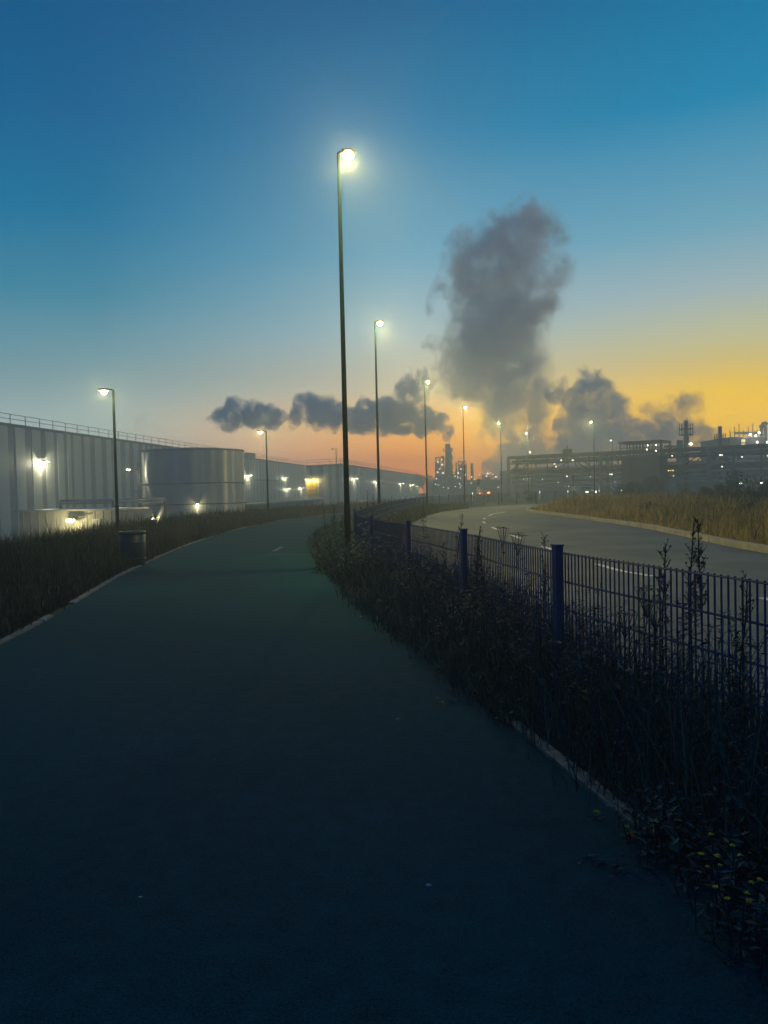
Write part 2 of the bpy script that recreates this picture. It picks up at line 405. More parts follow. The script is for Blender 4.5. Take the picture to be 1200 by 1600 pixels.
# ------------------------------------------------------------------ fence
pts = catmull(FENCE, .05); L = [0]
for u, v in zip(pts, pts[1:]): L.append(L[-1]+(v-u).length)
def on_fence(s):
    import bisect
    k = max(0, min(len(L)-2, bisect.bisect(L, s)-1)); f = (s-L[k])/max(1e-6, L[k+1]-L[k])
    p = pts[k].lerp(pts[k+1], f); t = (pts[k+1]-pts[k]).normalized(); return p, t
s_ref = min(range(len(pts)), key=lambda i: abs(pts[i].y-5.5)); s0 = L[s_ref] % 2.5
posts = []; s = s0
while s < L[-1]: posts.append(s); s += 2.5
FH = 1.03
fen = thing('mesh_fence', 'dark blue welded wire mesh fence curving between path and road', 'fence', (pts[0].x, pts[0].y, 0))
fo = Vector(fen.location)
for i, s in enumerate(posts):
    p, t = on_fence(s); ang = math.atan2(t.y, t.x); nn = Vector((-t.y, t.x, 0)); mb = MB()
    c = p + nn*.035
    mb.box((c.x, c.y, FH/2+.02), (.075, .055, FH+.06), ang)
    q = mb.build('post', M_fence, fen, off=fo); q.location = (0,0,0)
    cb = MB(); cb.box((c.x, c.y, FH+.058), (.085, .065, .014), ang)
    k = cb.build('post_cap', M_fence, q, off=fo); k.location = (0,0,0)
    if i < len(posts)-1:
        mb = MB(); far = p.y > 30
        N = 50; zb = .03
        for j in range(1, N):
            if far and j % 2: continue
            a, t2 = on_fence(s+2.5*j/N)
            w_ = .0075 if not far else .010
            n2 = Vector((-t2.y, t2.x, 0))*w_/2; tt = t2*w_/2
            i0 = len(mb.v)
            for z in (zb, FH+.012):
                for d in (-tt-n2, tt-n2, tt+n2, -tt+n2): mb.v.append((a.x+d.x, a.y+d.y, z))
            for e in range(4): mb.f.append((i0+e, i0+(e+1)%4, i0+4+(e+1)%4, i0+4+e)); mb.mi.append(0)
            mb.f.append((i0+4, i0+5, i0+6, i0+7)); mb.mi.append(0)
        for z in (.03, .23, .43, .63, .83, FH):
            for sd in (-.0075, .0075):
                line = []
                for j in range(0, 11):
                    a, t2 = on_fence(s+2.5*j/10); line.append(a+Vector((-t2.y, t2.x, 0))*sd+Vector((0,0,z)))
                mb.tube(line, .0048, 4)
        q = mb.build('mesh_panel', M_fence, fen, off=fo); q.location = (0,0,0)

# ------------------------------------------------------------------ street lamps
def street_lamp(loc, H, side, label, group, power=LAMP_W, r0=.064, r1=.034, arm=.12, head=.30, lit=True, tilt=0, lens_r=.09, road=False):
    """side: heading of the arm in degrees"""
    t = thing('street_lamp', label, 'street lamp', loc, R(side), group)
    mb = MB(); mb.tube([(0,0,-.3),(0,0,1.2),(0,0,1.22),(0,0,H)], [r0, r0*.96, r0*.86, r1], 12); mb.build('pole', M_pole, t, True)
    mb = MB(); mb.tube([(0,0,H-.02),(0,0,H+.02),(arm*.4,0,H+.05),(arm,0,H+.06)], [r1*.98, r1*.95, r1*.8, r1*.75], 8); mb.build('arm', M_pole, t, True)
    mb = MB(); x0 = arm-.02; W = head*.32
    prof = [(0,.4),(.15,.75),(.5,1),(.85,.9),(1,.5)]
    for a, b in zip(prof, prof[1:]):
        xa, xb = x0+head*a[0], x0+head*b[0]
        for zz0, zz1 in ((H+.03, H+.10),):
            ra, rb = W*a[1], W*b[1]
            mb.quad((xa,-ra,zz1),(xb,-rb,zz1),(xb,rb,zz1),(xa,ra,zz1)); mb.quad((xa,ra,zz0),(xb,rb,zz0),(xb,-rb,zz0),(xa,-ra,zz0))
            mb.quad((xa,-ra,zz0),(xb,-rb,zz0),(xb,-rb,zz1),(xa,-ra,zz1)); mb.quad((xa,ra,zz1),(xb,rb,zz1),(xb,rb,zz0),(xa,ra,zz0))
    ra = W*.4; mb.quad((x0,ra,H+.03),(x0,-ra,H+.03),(x0,-ra,H+.10),(x0,ra,H+.10))
    ra = W*.5; mb.quad((x0+head,-ra,H+.03),(x0+head,ra,H+.03),(x0+head,ra,H+.10),(x0+head,-ra,H+.10))
    h = mb.build('lamp_head', M_head, t)
    mb = MB(); mb.blob((x0+head*.5, 0, H+.01), (lens_r*1.2, lens_r*1.15, lens_r), 12, 8)
    mb.build('lens', M_lens if lit else M_glass, h, True)
    if lit:
        light('lamp_light', t, (x0+head*.5, 0, H-.12), power)
        if road: light('road_beam', t, (x0+head*.5, 0, H-.13), power*1.5, spot=150, aim=(.75, 0, -.65))
    return t
G1 = 'tall lamps along the road fence'
spots = [(15, 546, 'tallest street lamp, its thick pole rising from weeds beside the path bend'),
         (30, 592, 'second tall street lamp behind the fence bend, right of the tallest one'),
         (46.5, 667, 'tall street lamp whose pole cuts across the dark slanting smoke trail'),
         (61.5, 726, 'street lamp with thin pole between chimney stack and big steam plume'),
         (77, 784, 'street lamp standing in front of big steam plume, left of pipe bridge end'),
         (93, 826, 'small far street lamp rising behind pipe bridge in front of steam plume')]
for k, (d, px, lab) in enumerate(spots):
    b = at(px, 768, d); b.z = 0
    if k == 0: b = Vector((-.66-.06, 15, 0))
    street_lamp(b, 8.0, 10 if k < 4 else 190, lab, G1, LAMP_W, road=True, head=.26, arm=.08)
b = at(929, 760, 78); b.z = 0
street_lamp(b, 8.0, 180, 'street lamp before small cloud puff, standing right of big steam plume', G1, road=True)
G2 = 'lower lamps on the left grass bank'
street_lamp((at(183, 800, 26).x, 26, 0), 5.05, 190, 'lit lamp on grass bank beside the green bin, left of the tank', G2, 340, r0=.06, r1=.04, arm=.15, head=.34)
street_lamp((at(419, 800, 46), )[0].xy.to_3d(), 5.15, 190, 'lit lamp on the grass bank right of the round tank', G2, 340, r0=.06, r1=.04, arm=.15, head=.4)
street_lamp((at(526, 740, 182).x, 182, -3), 14.5, 170, 'unlit grey lamp poking up behind warehouse roof, left of tallest lamp', G2, r0=.17, r1=.1, arm=.3, head=1.1, lit=False, lens_r=.18)

# ------------------------------------------------------------------ litter bin
b = ground_at(208, 884); b.z = 0
tb = thing('litter_bin', 'dark green round litter bin in the grass beside the left path edge', 'litter bin', b)
mb = MB(); mb.lathe((0,0,0), [(0,0),(.25,0),(.255,.02),(.27,.35),(.275,.70),(.262,.70),(.25,.66),(.2,.3),(0,.28)], 28); mb.build('body', M_bin, tb, True)
mb = MB(); mb.lathe((0,0,0), [(.28,.69),(.292,.70),(.292,.745),(.275,.75),(.255,.745),(.255,.70)], 28); mb.build('rim', M_binrim, tb, True)
for z in (.16, .5):
    mb = MB(); mb.lathe((0,0,0), [(.262,z-.015),(.279,z-.012),(.279,z+.012),(.262,z+.015)], 28); mb.build('band', M_bin, tb, True)
# ------------------------------------------------------------------ warehouse along the left
WA0 = Vector((-46.5, 45.5, 0)); WA1 = Vector((-24.7, 243, 0))
wdir = (WA1-WA0).normalized(); wn_ = Vector((wdir.y, -wdir.x, 0)); WL = (WA1-WA0).length; WZ0, WZ1 = -3.2, 10.0
def wall_pt(px): # point of the wall plane seen at photo column px
    d = ROT @ Vector(((px-600)/FPX, -(760-800)/FPX, -1)); d.z = 0
    # EYE.xy + d*k = WA0 + wdir*s
    den = d.x*wdir.y-d.y*wdir.x
    k = (WA0.x*wdir.y-WA0.y*wdir.x)/den
    return d*k
def clad(mb, a, b, z0, z1, seed, module=.95):
    """vertical cassettes: irregular dark and light bands, every second pair standing 4 cm proud"""
    rg = random.Random(seed); d = (b-a); LL = d.length; d.normalize(); n = Vector((d.y, -d.x, 0)); s = 0; dark = False
    while s < LL:
        wdt = module*(rg.choice((.9,1.1,1.5)) if dark else rg.choice((.9,1.2,1.6,2.0))); e = min(LL, s+wdt)
        mb.cur = 1 if dark else 0; o = .0 if dark else .05
        p, q = a+d*s+n*o, a+d*e+n*o
        mb.quad((p.x,p.y,z0),(q.x,q.y,z0),(q.x,q.y,z1),(p.x,p.y,z1))
        # narrow returns
        for r_ in (p, q):
            r2 = r_-n*.06
            mb.quad((r_.x,r_.y,z0),(r2.x,r2.y,z0),(r2.x,r2.y,z1),(r_.x,r_.y,z1))
        dark = not dark; s = e
    mb.cur = 0
def hall(label, corners, z0, z1, clad_edges, seed, rail_edges):
    """corners counter-clockwise seen from above"""
    c0 = corners[0]; t = thing('warehouse', label, 'warehouse', (c0.x, c0.y, z0)); off = Vector((c0.x, c0.y, z0))
    def part(mb, name, m, smooth=False, par=t):
        o = mb.build(name, m, par, smooth, off=off); o.location = (0,0,0); return o
    n = len(corners); mb = MB()
    for i in range(n):
        a, b = corners[i], corners[(i+1) % n]
        if i in clad_edges: clad(mb, a, b, z0, z1-.35, seed+i)
        else: mb.quad((a.x,a.y,z0),(b.x,b.y,z0),(b.x,b.y,z1-.35),(a.x,a.y,z1-.35))
    part(mb, 'wall', [M_wallL, M_wallD])
    mb = MB(); i0 = len(mb.v)
    for z in (z1-.36, z1):
        for p in corners:
            cen = sum(corners, Vector())/n; q = p+(p-cen).normalized()*.12; mb.v.append((q.x, q.y, z))
    mb.f.append(tuple(i0+n+i for i in range(n))); mb.mi.append(0)
    for i in range(n): mb.f.append((i0+i, i0+(i+1)%n, i0+n+(i+1)%n, i0+n+i)); mb.mi.append(0)
    part(mb, 'roof', M_roof)
    mb = MB()
    for i in rail_edges:
        a, b = corners[i], corners[(i+1) % n]; d = b-a; LL = d.length; d.normalize(); k = int(LL/3)
        inn = Vector((-d.y, d.x, 0))*.3
        for j in range(k+1):
            p = a+d*(LL*j/k)+inn; mb.bar((p.x,p.y,z1-.02),(p.x,p.y,z1+1.1), .07)
        for zz in (z1+.58, z1+1.1):
            p, q = a+inn, b+inn; mb.bar((p.x,p.y,zz),(q.x,q.y,zz), .06)
    part(mb, 'railing', M_rail)
    return t, part
back = Vector((-wdir.y, wdir.x, 0))*45
wt, wpart = hall('long striped warehouse with roof railing along the left behind the tank', [WA0, WA1, WA1+back, WA0+back], WZ0, WZ1, (0,), 3, (0,))
def wall_light(part_root, off, pos, n, power, name='wall_lamp', lensm=None, w=.5, down=True, col=(1,.93,.6)):
    """bracket flood light on a wall; pos on the wall, n outward"""
    lensm = lensm or M_lensw
    p = Vector(pos); e = p+n*.75; side = Vector((-n.y, n.x, 0)); mb = MB()
    mb.bar(p-n*.02, e-n*.2, .06); 
    ang = math.atan2(n.y, n.x)
    mb.box((e.x, e.y, e.z), (w, w*.9, .12), ang)
    o = mb.build(name, M_head, part_root, off=off); o.location = (0,0,0)
    mb = MB(); mb.blob((e.x, e.y, e.z-.07), (w*.44, w*.42, .11), 10, 6)
    q = mb.build('lens', lensm, o, True, off=off); q.location = (0,0,0)
    if power: light('wall_light', part_root, e-off-Vector((0,0,.28)), power, col, .1)
woff = Vector((WA0.x, WA0.y, WZ0))
for px, py, pw in ((65,720,520),(387,742,600),(445,746,500),(448,763,300),(470,762,400)):
    p = wall_pt(px); q = at(px, py, p.y); wall_light(wt, woff, (p.x, p.y, q.z), wn_, pw, w=.7 if px < 100 else 1.0)
# roof hatch on the edge
mb = MB(); p = wall_pt(398)-wn_*1.2; mb.box((p.x, p.y, WZ1+.6), (2.2, 3.5, 1.2), math.atan2(wdir.y, wdir.x)-R(90)); wpart(mb, 'roof_hatch', M_steel)
mb = MB()                                   # long cable tray on the wall, right of the tank
a, b = wall_pt(398), wall_pt(432); a.z = at(398, 750, a.y).z; b.z = at(432, 751, b.y).z
mb.bar(a+wn_*.2, b+wn_*.2, .25, .4); wpart(mb, 'cable_tray', M_steel)

# further hall behind, with the yellow lit gateway
K0 = at(478, 760, 172); K1 = at(535, 760, 165); K2 = at(655, 760, 313)
for k in (K0, K1, K2): k.z = 0
bk = Vector((-30, 12, 0))
ht, hpart = hall('further grey hall with yellow lit gateway at its near end', [K0, K1, K2, K2+Vector((-30,20,0)), K0+Vector((-4,90,0))], -3.0, 7.45, (0,1), 21, (0,1))
hoff = Vector((K0.x, K0.y, -3.0)); hd = (K2-K1).normalized(); hn = Vector((hd.y, -hd.x, 0))
fd = (K1-K0).normalized(); fnn = Vector((fd.y, -fd.x, 0))
def hall_pt(px):
    d = ROT @ Vector(((px-600)/FPX, -(760-800)/FPX, -1)); d.z = 0
    den = d.x*hd.y-d.y*hd.x; return d*((K1.x*hd.y-K1.y*hd.x)/den)
for px, py, pw in ((553,747,420),(587,752,420),(626,755,380),(642,757,380),(652,759,380)):
    p = hall_pt(px); q = at(px, py, p.y); wall_light(ht, hoff, (p.x, p.y, q.z), hn, pw, w=1.1)
mb = MB(); a = K0+fd*.6+fnn*.08; b = K0+fd*3.4+fnn*.08
gate = MB(); gate.quad((a.x,a.y,-3),(b.x,b.y,-3),(b.x,b.y,3.6),(a.x,a.y,3.6))
for k in range(7):
    z = -2.6+k*.9; gate.bar(a+Vector((0,0,z))+fnn*.03, b+Vector((0,0,z))+fnn*.03, .05)
for e in (a, b): gate.bar(e+Vector((0,0,-3))+fnn*.05, e+Vector((0,0,3.7))+fnn*.05, .25)
g = hpart(gate, 'gate', mat('gate_yellow', (.6,.42,.05), .6, .15, 1)); 
wall_light(ht, hoff, (a.lerp(b,.15).x, a.lerp(b,.15).y, 4.4), fnn, 420, lensm=M_lensw, w=.9, col=(1,.78,.25))
wall_light(ht, hoff, (a.lerp(b,.95).x, a.lerp(b,.95).y, 4.3), fnn, 300, lensm=M_lensy, w=.9, col=(1,.78,.25))

# ------------------------------------------------------------------ round tank
tc0 = Vector((at(303, 760, 80).x, 80, -3.0)); TR = 5.15; TH = 8.95
tk = thing('storage_tank', 'big round metal storage tank standing in front of striped warehouse', 'tank', tc0)
mb = MB(); mb.lathe((0,0,0), [(TR,0),(TR,TH)], 72); mb.build('shell', M_tank, tk, True)
mb = MB(); mb.lathe((0,0,0), [(TR+.1,TH-.08),(TR+.12,TH+.1),(TR*.6,TH+.28),(.01,TH+.38)], 72); mb.build('roof', M_steel2, tk, True)
for z in (at(300,755,75).z+3, at(300,788,75).z+3, .25):
    mb = MB(); mb.lathe((0,0,z), [(TR,-.06),(TR+.07,-.04),(TR+.07,.04),(TR,.06)], 72); mb.build('seam_band', M_steel, tk, True)
mb = MB()                                   # caged ladder on its left side with a flood light on top
for yy in (-.25, .25): mb.bar((-TR-.55, yy, 0), (-TR-.55, yy, TH-1.0), .08)
for k in range(26): mb.bar((-TR-.55,-.25,.3+k*.3),(-TR-.55,.25,.3+k*.3), .04)
for z in (2.5, 5.0, 7.0): mb.bar((-TR-.55,0,z),(-TR+.02,0,z), .08); mb.bar((-TR-1.0,-.3,z),(-TR-.5,-.3,z),.05); mb.bar((-TR-1.0,.3,z),(-TR-.5,.3,z),.05); mb.bar((-TR-1.0,-.3,z),(-TR-1.0,.3,z),.05)
mb.build('ladder', M_rail, tk)
mb = MB(); mb.bar((-TR-.5,-.3,7.2),(-TR-1.2,-1.0,7.35), .08); mb.box((-TR-1.25,-1.05,7.35),(.55,.5,.16)); fl = mb.build('flood_lamp', M_head, tk)
mb = MB(); mb.blob((-TR-1.25,-1.05,7.24),(.24,.22,.12),10,6); mb.build('lens', M_lensw, fl, True)
light('flood_light', tk, (-TR-1.9,-1.6,6.9), 130, (1,.93,.6), .1)
# small lights mounted on the shell
for k, (px, py, pw) in enumerate(((237,808,60),(308,786,50))):
    q = at(px, py, 75.3); rel = q-tc0; an = math.atan2(rel.y, rel.x); e = Vector((math.cos(an)*(TR+.3), math.sin(an)*(TR+.3), rel.z)); mb = MB()
    mb.bar((math.cos(an)*(TR-.02), math.sin(an)*(TR-.02), rel.z), e, .06); mb.box(e, (.3,.3,.12), an); fl = mb.build('bulkhead_lamp', M_head, tk)
    mb = MB(); mb.blob(e-Vector((0,0,.1)), (.13,.13,.1), 8, 6); mb.build('lens', M_lensw, fl, True)
    light('bulkhead_light', tk, e+Vector((math.cos(an)*.15, math.sin(an)*.15, -.3)), pw, (1,.85,.4), .08)

# ------------------------------------------------------------------ low shed and pipelines before the warehouse
a = at(30, 800, 68); b = at(180, 800, 66); sh0 = Vector((a.x, 68, -3.1)); W = (b-a).xy.length
sd = thing('pump_shed', 'low pale shed with a glaring lamp on its front, before the warehouse', 'shed', sh0, math.atan2(b.y-a.y, b.x-a.x))
mb = MB(); mb.box((W/2, 2.5, 1.7), (W, 5, 3.4))
for k in range(12): mb.box((W*(k+.5)/12, -.02, 1.7), (.06, .05, 3.3))
mb.build('wall', M_shed, sd)
mb = MB(); mb.box((W/2, 2.4, 3.49), (W+.5, 5.6, .16)); mb.build('roof', M_pipe, sd)
mb = MB(); mb.box((W*.81, -.03, 2.2), (.75, .08, 1.0)); wf = mb.build('window', M_white, sd)
mb = MB(); mb.box((W*.81, -.08, 2.2), (.55, .04, .8)); mb.build('pane', mat('lit_pane', (.3,.3,.25), .4, .1, 3, emit=.15, ecol=(1,.9,.6)), wf)
mb = MB(); mb.box((W*.83, -.03, .95), (.5, .08, 1.9)); dd = mb.build('door', M_steel2, sd)
mb = MB(); mb.bar((W*.6,0,2.6),(W*.6,-.7,2.75),.08); mb.box((W*.6,-.8,2.75),(.6,.45,.14)); mb.bar((W*.6,-.6,2.8),(W*.72,-.5,2.95),.07); fl = mb.build('flood_lamp', M_head, sd)
mb = MB(); mb.blob((W*.6,-.85,2.64),(.42,.3,.18),10,6); mb.build('lens', M_lens, fl, True)
light('flood_light', sd, (W*.6,-1.6,2.35), 380, (1,.85,.42), .12)
def pipeline(label, p0, p1, z, r, n, m, zb=-3.1, loops=()):
    t = thing('pipeline', label, 'pipeline', (p0.x, p0.y, zb)); off = Vector((p0.x, p0.y, zb)); d = (p1-p0); LL = d.length; d.normalize(); nn = Vector((d.y,-d.x,0))
    for k in range(n):
        mb = MB(); q0 = p0+nn*(k*.55); q1 = p1+nn*(k*.55)
        mb.tube([(q0.x,q0.y,z+.25*k),(q1.x,q1.y,z+.25*k)], r, 8)
        o = mb.build('pipe', m, t, True, off=off); o.location = (0,0,0)
    ns = max(2, int(LL/9))
    for j in range(ns+1):
        c = p0+d*(LL*j/ns); mb = MB()
        mb.bar((c.x,c.y,zb),(c.x,c.y,z-r), .16); e = c+nn*(.55*(n-1)); mb.bar((c.x,c.y,z-r-.06),(e.x,e.y,z-r-.06), .12)
        if n > 1: mb.bar((e.x,e.y,zb),(e.x,e.y,z+.25*(n-1)-r), .14)
        o = mb.build('pipe_support', M_steel, t, off=off); o.location = (0,0,0)
    return t
a = at(8, 800, 62); b = at(225, 800, 71)
pipeline('pair of pale pipes on stands between shed and round tank', Vector((a.x, 72.8, 0)), Vector((b.x+1.0, 74.5, 0)), .95, .11, 2, M_pipe)
a = at(384, 800, 84); b = at(505, 800, 130)
pipeline('long white pipe on stands right of the round tank', Vector((a.x, 84, 0)), Vector((b.x, 130, 0)), .35, .22, 1, M_pipe)
a = at(560, 800, 105); b = at(700, 800, 150)
pipeline('white pipe running low behind the fence bend', Vector((a.x, 105, 0)), Vector((b.x, 150, 0)), .05, .3, 1, M_pipe, zb=-2.2)
# low brick annex below the pipe
a = at(386, 800, 92); b = at(500, 800, 138); an = thing('brick_annex', 'low dark brick annex under the white pipe, right of the tank', 'annex', (a.x, 92, -3.1), math.atan2(46, b.x-a.x))
W = math.hypot(46, b.x-a.x); mb = MB(); mb.box((W/2, 3, 1.5), (W, 6, 3.0)); mb.build('wall', M_brick, an)
mb = MB(); mb.box((W/2, 3, 3.1), (W+.4, 6.5, .2)); mb.build('roof', M_steel2, an)
for k in range(5):
    mb = MB(); mb.box((W*(.3+.15*k), -.03, 1.4), (2.2, .1, 1.4)); f_ = mb.build('window', M_white, an)
    mb = MB(); mb.box((W*(.3+.15*k), -.09, 1.4), (1.9, .04, 1.15)); mb.build('pane', mat('dim_pane', (.2,.2,.17), .3, .1, 3, emit=.12, ecol=(1,.9,.65)), f_)
# ------------------------------------------------------------------ pipe bridge on the right
def dotlamp(root, off, p, r=.2, m=None):
    mb = MB(); p = Vector(p); mb.box((p.x, p.y, p.z+r*.7), (r*1.3, r*1.3, r*.5)); o = mb.build('work_lamp', M_head, root, off=off); o.location = (0,0,0)
    mb = MB(); mb.blob(p, (r, r, r*.9), 8, 6); q = mb.build('lens', m or M_work, o, True, off=off); q.location = (0,0,0)
B0 = at(795, 760, 110); B1 = at(1200, 754, 90); B0.z = B1.z = 0
bdir = (B1-B0).normalized(); bn = Vector((bdir.y, -bdir.x, 0)); BL = (B1-B0).length+34
br = thing('pipe_bridge', 'long steel pipe bridge with lamps, crossing the right half of the view', 'pipe bridge', B0)
def bpart(mb, name, m, smooth=False, par=br):
    o = mb.build(name, m, par, smooth, off=B0); o.location = (0,0,0); return o
ZT, ZM, ZB = 5.75, 4.85, 3.55
for k in range(6):
    s = k*BL/5
    for dd in (0, -2.6):
        mb = MB(); p = B0+bdir*s+bn*dd; mb.bar((p.x,p.y,-.2),(p.x,p.y,ZT+.05), .42, .42)
        mb.bar((p.x,p.y,-.2),(p.x,p.y,.25), .8, .8); bpart(mb, 'column', M_steel2)
mb = MB()
for dd in (0.05, -2.65):
    for z, h in ((ZT, .42), (ZM, .16), (ZB, .38)):
        p = B0+bn*dd; q = p+bdir*BL; mb.bar((p.x,p.y,z),(q.x,q.y,z), .3, h)
    k = 0; s = 0
    while s < BL-3:
        p = B0+bn*dd+bdir*s; q = p+bdir*3; 
        mb.bar((p.x,p.y,ZB),(p.x,p.y,ZT), .14)
        if k % 3 != 1: mb.bar((p.x,p.y,ZT if k % 2 else ZB),(q.x,q.y,ZB if k % 2 else ZT), .13)
        s += 3; k += 1
bpart(mb, 'truss', M_steel)
s = 1.5; mb = MB()
while s < BL:
    for z in (ZB+.2, ZM+.1):
        p = B0+bdir*s; q = p-bn*2.6; mb.bar((p.x,p.y,z),(q.x,q.y,z), .16)
    s += 3
bpart(mb, 'cross_beam', M_steel)
for z, dd, r in ((ZB+.45,-.4,.17),(ZB+.5,-1.0,.24),(ZB+.42,-1.7,.14),(ZB+.45,-2.2,.18),(ZM+.32,-.5,.14),(ZM+.36,-1.2,.2),(ZM+.34,-1.9,.17),(ZB-.55,-.3,.12),(ZB-.6,-1.2,.15),(2.3,-.6,.13),(1.7,-1.0,.16)):
    mb = MB(); p = B0+bn*dd+bdir*.3; q = p+bdir*(BL-.6); mb.tube([(p.x,p.y,z),(q.x,q.y,z)], r, 8); bpart(mb, 'pipe', M_pipe if rnd.random() < .5 else M_steel2, True)
mb = MB(); s = 0
while s < BL:
    p = B0+bdir*s+bn*.1; mb.bar((p.x,p.y,ZB),(p.x,p.y,ZB-1.0 if int(s/6)%2 else ZB-.7), .09); s += 3
bpart(mb, 'pipe_hanger', M_steel)
for px, py in ((878,719),(896,719),(868,725),(870,729),(954,741),(957,741),(887,744),(1051,712),(1126,711),(1129,711),(1160,714),(1129,729)):
    q = at(px, py, 1); k = Vector((q.x, q.y-0, 0)); d = (q-EYE)
    den = d.x*bdir.y-d.y*bdir.x; kk = (B0.x*bdir.y-B0.y*bdir.x)/den; p = EYE+d*kk-bn*-.25
    dotlamp(br, B0, p, rnd.uniform(.07, .13))
for px, py in ((888,707),):                                             # valve box on the top chord
    p = B0+bdir*((at(px, py, 105)-B0).dot(bdir)); mb = MB(); mb.box((p.x, p.y, ZT+.5), (1.1, .8, .6)); mb.bar((p.x,p.y,ZT+.2),(p.x,p.y,ZT+1.3), .1); bpart(mb, 'valve_box', M_steel)
def bridge_top_lamp(px, topy, d, label):
    p = at(px, topy, d); t = street_lamp((p.x, d, 0), p.z, 180, label, None, 120, r0=.08, r1=.05, arm=.1, head=.3)
bridge_top_lamp(957, 688, 112, 'small lamp just above the pipe bridge, left of the stair tower')
bridge_top_lamp(830, 706, 120, 'low lamp glowing just above the left end of the pipe bridge')

# stair tower standing in the bridge line
T0 = at(1008, 760, 97); T0.z = 0; ang = math.atan2(bdir.y, bdir.x)
tw = thing('stair_tower', 'dark boxy steel tower with open top deck in the pipe bridge line', 'tower', T0, ang)
mb = MB(); mb.box((0,0,2.5), (4.6, 3.6, 4.9))
for k in range(6): mb.box((-2.3+.92*k,-1.83,2.5),(.09,.06,4.9))
mb.build('body', M_steel, tw)
mb = MB()
for x in (-2.5,-1.6,-.8,0,.8,1.6,2.5):
    for y in (-1.8,1.8): mb.bar((x,y,4.9),(x,y,6.75), .12)
for y in (-1.8,1.8):
    for z in (5.5, 6.1): mb.bar((-2.5,y,z),(2.5,y,z), .09)
mb.box((0,0,6.8),(5.4,4.0,.24)); mb.box((3.2,0,6.1),(1.0,2.2,.2)); mb.bar((3.5,-1,5.2),(3.5,-1,6.5),.1)
mb.build('top_deck', M_steel, tw)
for x, z in ((.9,5.8),(2.0,5.6),(2.0,6.3),(1.0,6.3)):
    mb = MB(); mb.blob((x,-1.95,z),.09,8,6); mb.build('deck_lamp', M_lensw, tw, True)

# ------------------------------------------------------------------ process plant behind the bridge
def plant_block(name, label, cat, px0, px1, ptop, Y, depth, m=M_steel, lamps=(), extra=None, z0=-.3):
    a = at(px0, 760, Y); b = at(px1, 760, Y); zt = at((px0+px1)/2, ptop, Y).z; W = b.x-a.x
    t = thing(name, label, cat, ((a.x+b.x)/2, Y, z0)); H = zt-z0
    mb = MB(); mb.box((0, depth/2, H/2), (W, depth, H)); n = max(2, int(W/2.5))
    for k in range(n+1): mb.box((-W/2+W*k/n, -.06, H/2), (.12, .12, H))
    mb.build('body', m, t)
    mb = MB(); mb.box((0, depth/2, H+.1), (W+.5, depth+.5, .2))
    for k in range(n*2+1): mb.bar((-W/2+W*k/n/2, -.1, H+.2), (-W/2+W*k/n/2, -.1, H+1.1), .06)
    mb.bar((-W/2,-.1,H+1.1),(W/2,-.1,H+1.1), .06); mb.build('roof_deck', M_steel2, t)
    for lx, ly, mm in lamps:
        q = at(lx, ly, Y-.4)-Vector(t.location); r = Y*.0006
        mb = MB(); mb.blob(q, r*rnd.uniform(.8,1.2), 8, 6); mb.build('work_lamp', mm, t, True)
    return t, W, H
rr = lambda a, b, y0, y1, n, m: [(rnd.uniform(a, b), rnd.uniform(y0, y1), m) for _ in range(n)]
plant_block('process_hall', 'wide dim process hall seen under left part of the pipe bridge', 'process hall', 806, 905, 733, 185, 25, M_steel, rr(812,900,738,760,11,M_work))
plant_block('process_hall', 'dim process hall under bridge between crossing sign and stair tower', 'process hall', 908, 976, 738, 175, 25, M_steel2, rr(915,972,742,756,6,M_work))
plant_block('process_hall', 'dim low process hall right of stair tower, under bridge with orange lit bay', 'process hall', 1034, 1130, 728, 165, 25, M_steel, rr(1040,1120,733,745,4,M_work)+[(1034+k*3.5,735.5+rnd.uniform(-.8,.8),M_lensy) for k in range(6)])
cb, W_, H_ = plant_block('compressor_house', 'tall plant building with lit windows and gooseneck vents at right edge', 'plant building', 1142, 1196, 684, 150, 14, M_steel, [])
for px, py in ((1161,689),(1161,695.5)):
    q = at(px, py, 149.85)-Vector(cb.location); mb = MB(); mb.box(q, (.9, .14, .75)); f_ = mb.build('window', M_steel2, cb)
    mb = MB(); mb.box(q-Vector((0,.1,0)), (.7, .06, .58)); mb.build('pane', mat('yellow_pane', (.8,.65,.3), .4, .1, 3, emit=.8, ecol=(1,.78,.35)), f_)
for px, py, pw in ((1172,679,200),(1181,681,0),(1186,676,200),(1199,691,0),(1183,691,0)):
    q = at(px, py, 149)-Vector(cb.location); mb = MB(); mb.box(q+Vector((0,.2,.2)), (.5,.3,.3)); mb.bar(q+Vector((0,.2,.2)), q+Vector((0,1.2,-.6)), .1); o = mb.build('flood_lamp', M_head, cb)
    mb = MB(); mb.blob(q, (.24,.16,.22), 8, 6); mb.build('lens', M_lensw, o, True)
    if pw: light('flood_light', cb, q-Vector((0,.7,.2)), pw, (1,.98,.85), .2)
for px, top, hook in ((1190,660,-1),(1196,664,1)):
    q = at(px, top, 152)-Vector(cb.location); mb = MB()
    mb.tube([(q.x,q.y,H_-.5),(q.x,q.y,q.z-.6),(q.x-.3*hook,q.y,q.z-.15),(q.x-.8*hook,q.y,q.z-.1),(q.x-1.1*hook,q.y,q.z-.4)], [.32,.3,.3,.3,.28], 10); mb.build('vent_pipe', M_steel2, cb, True)
mb = MB()
for k in range(9): mb.bar((-3+k*.9,1,H_+.2),(-3+k*.9,1,H_+1.6+.6*(k%3)), .12)
mb.tube([(-2,1,H_+1.0),(3.4,1,H_+1.0)], .25, 8); mb.build('roof_piping', M_steel2, cb)
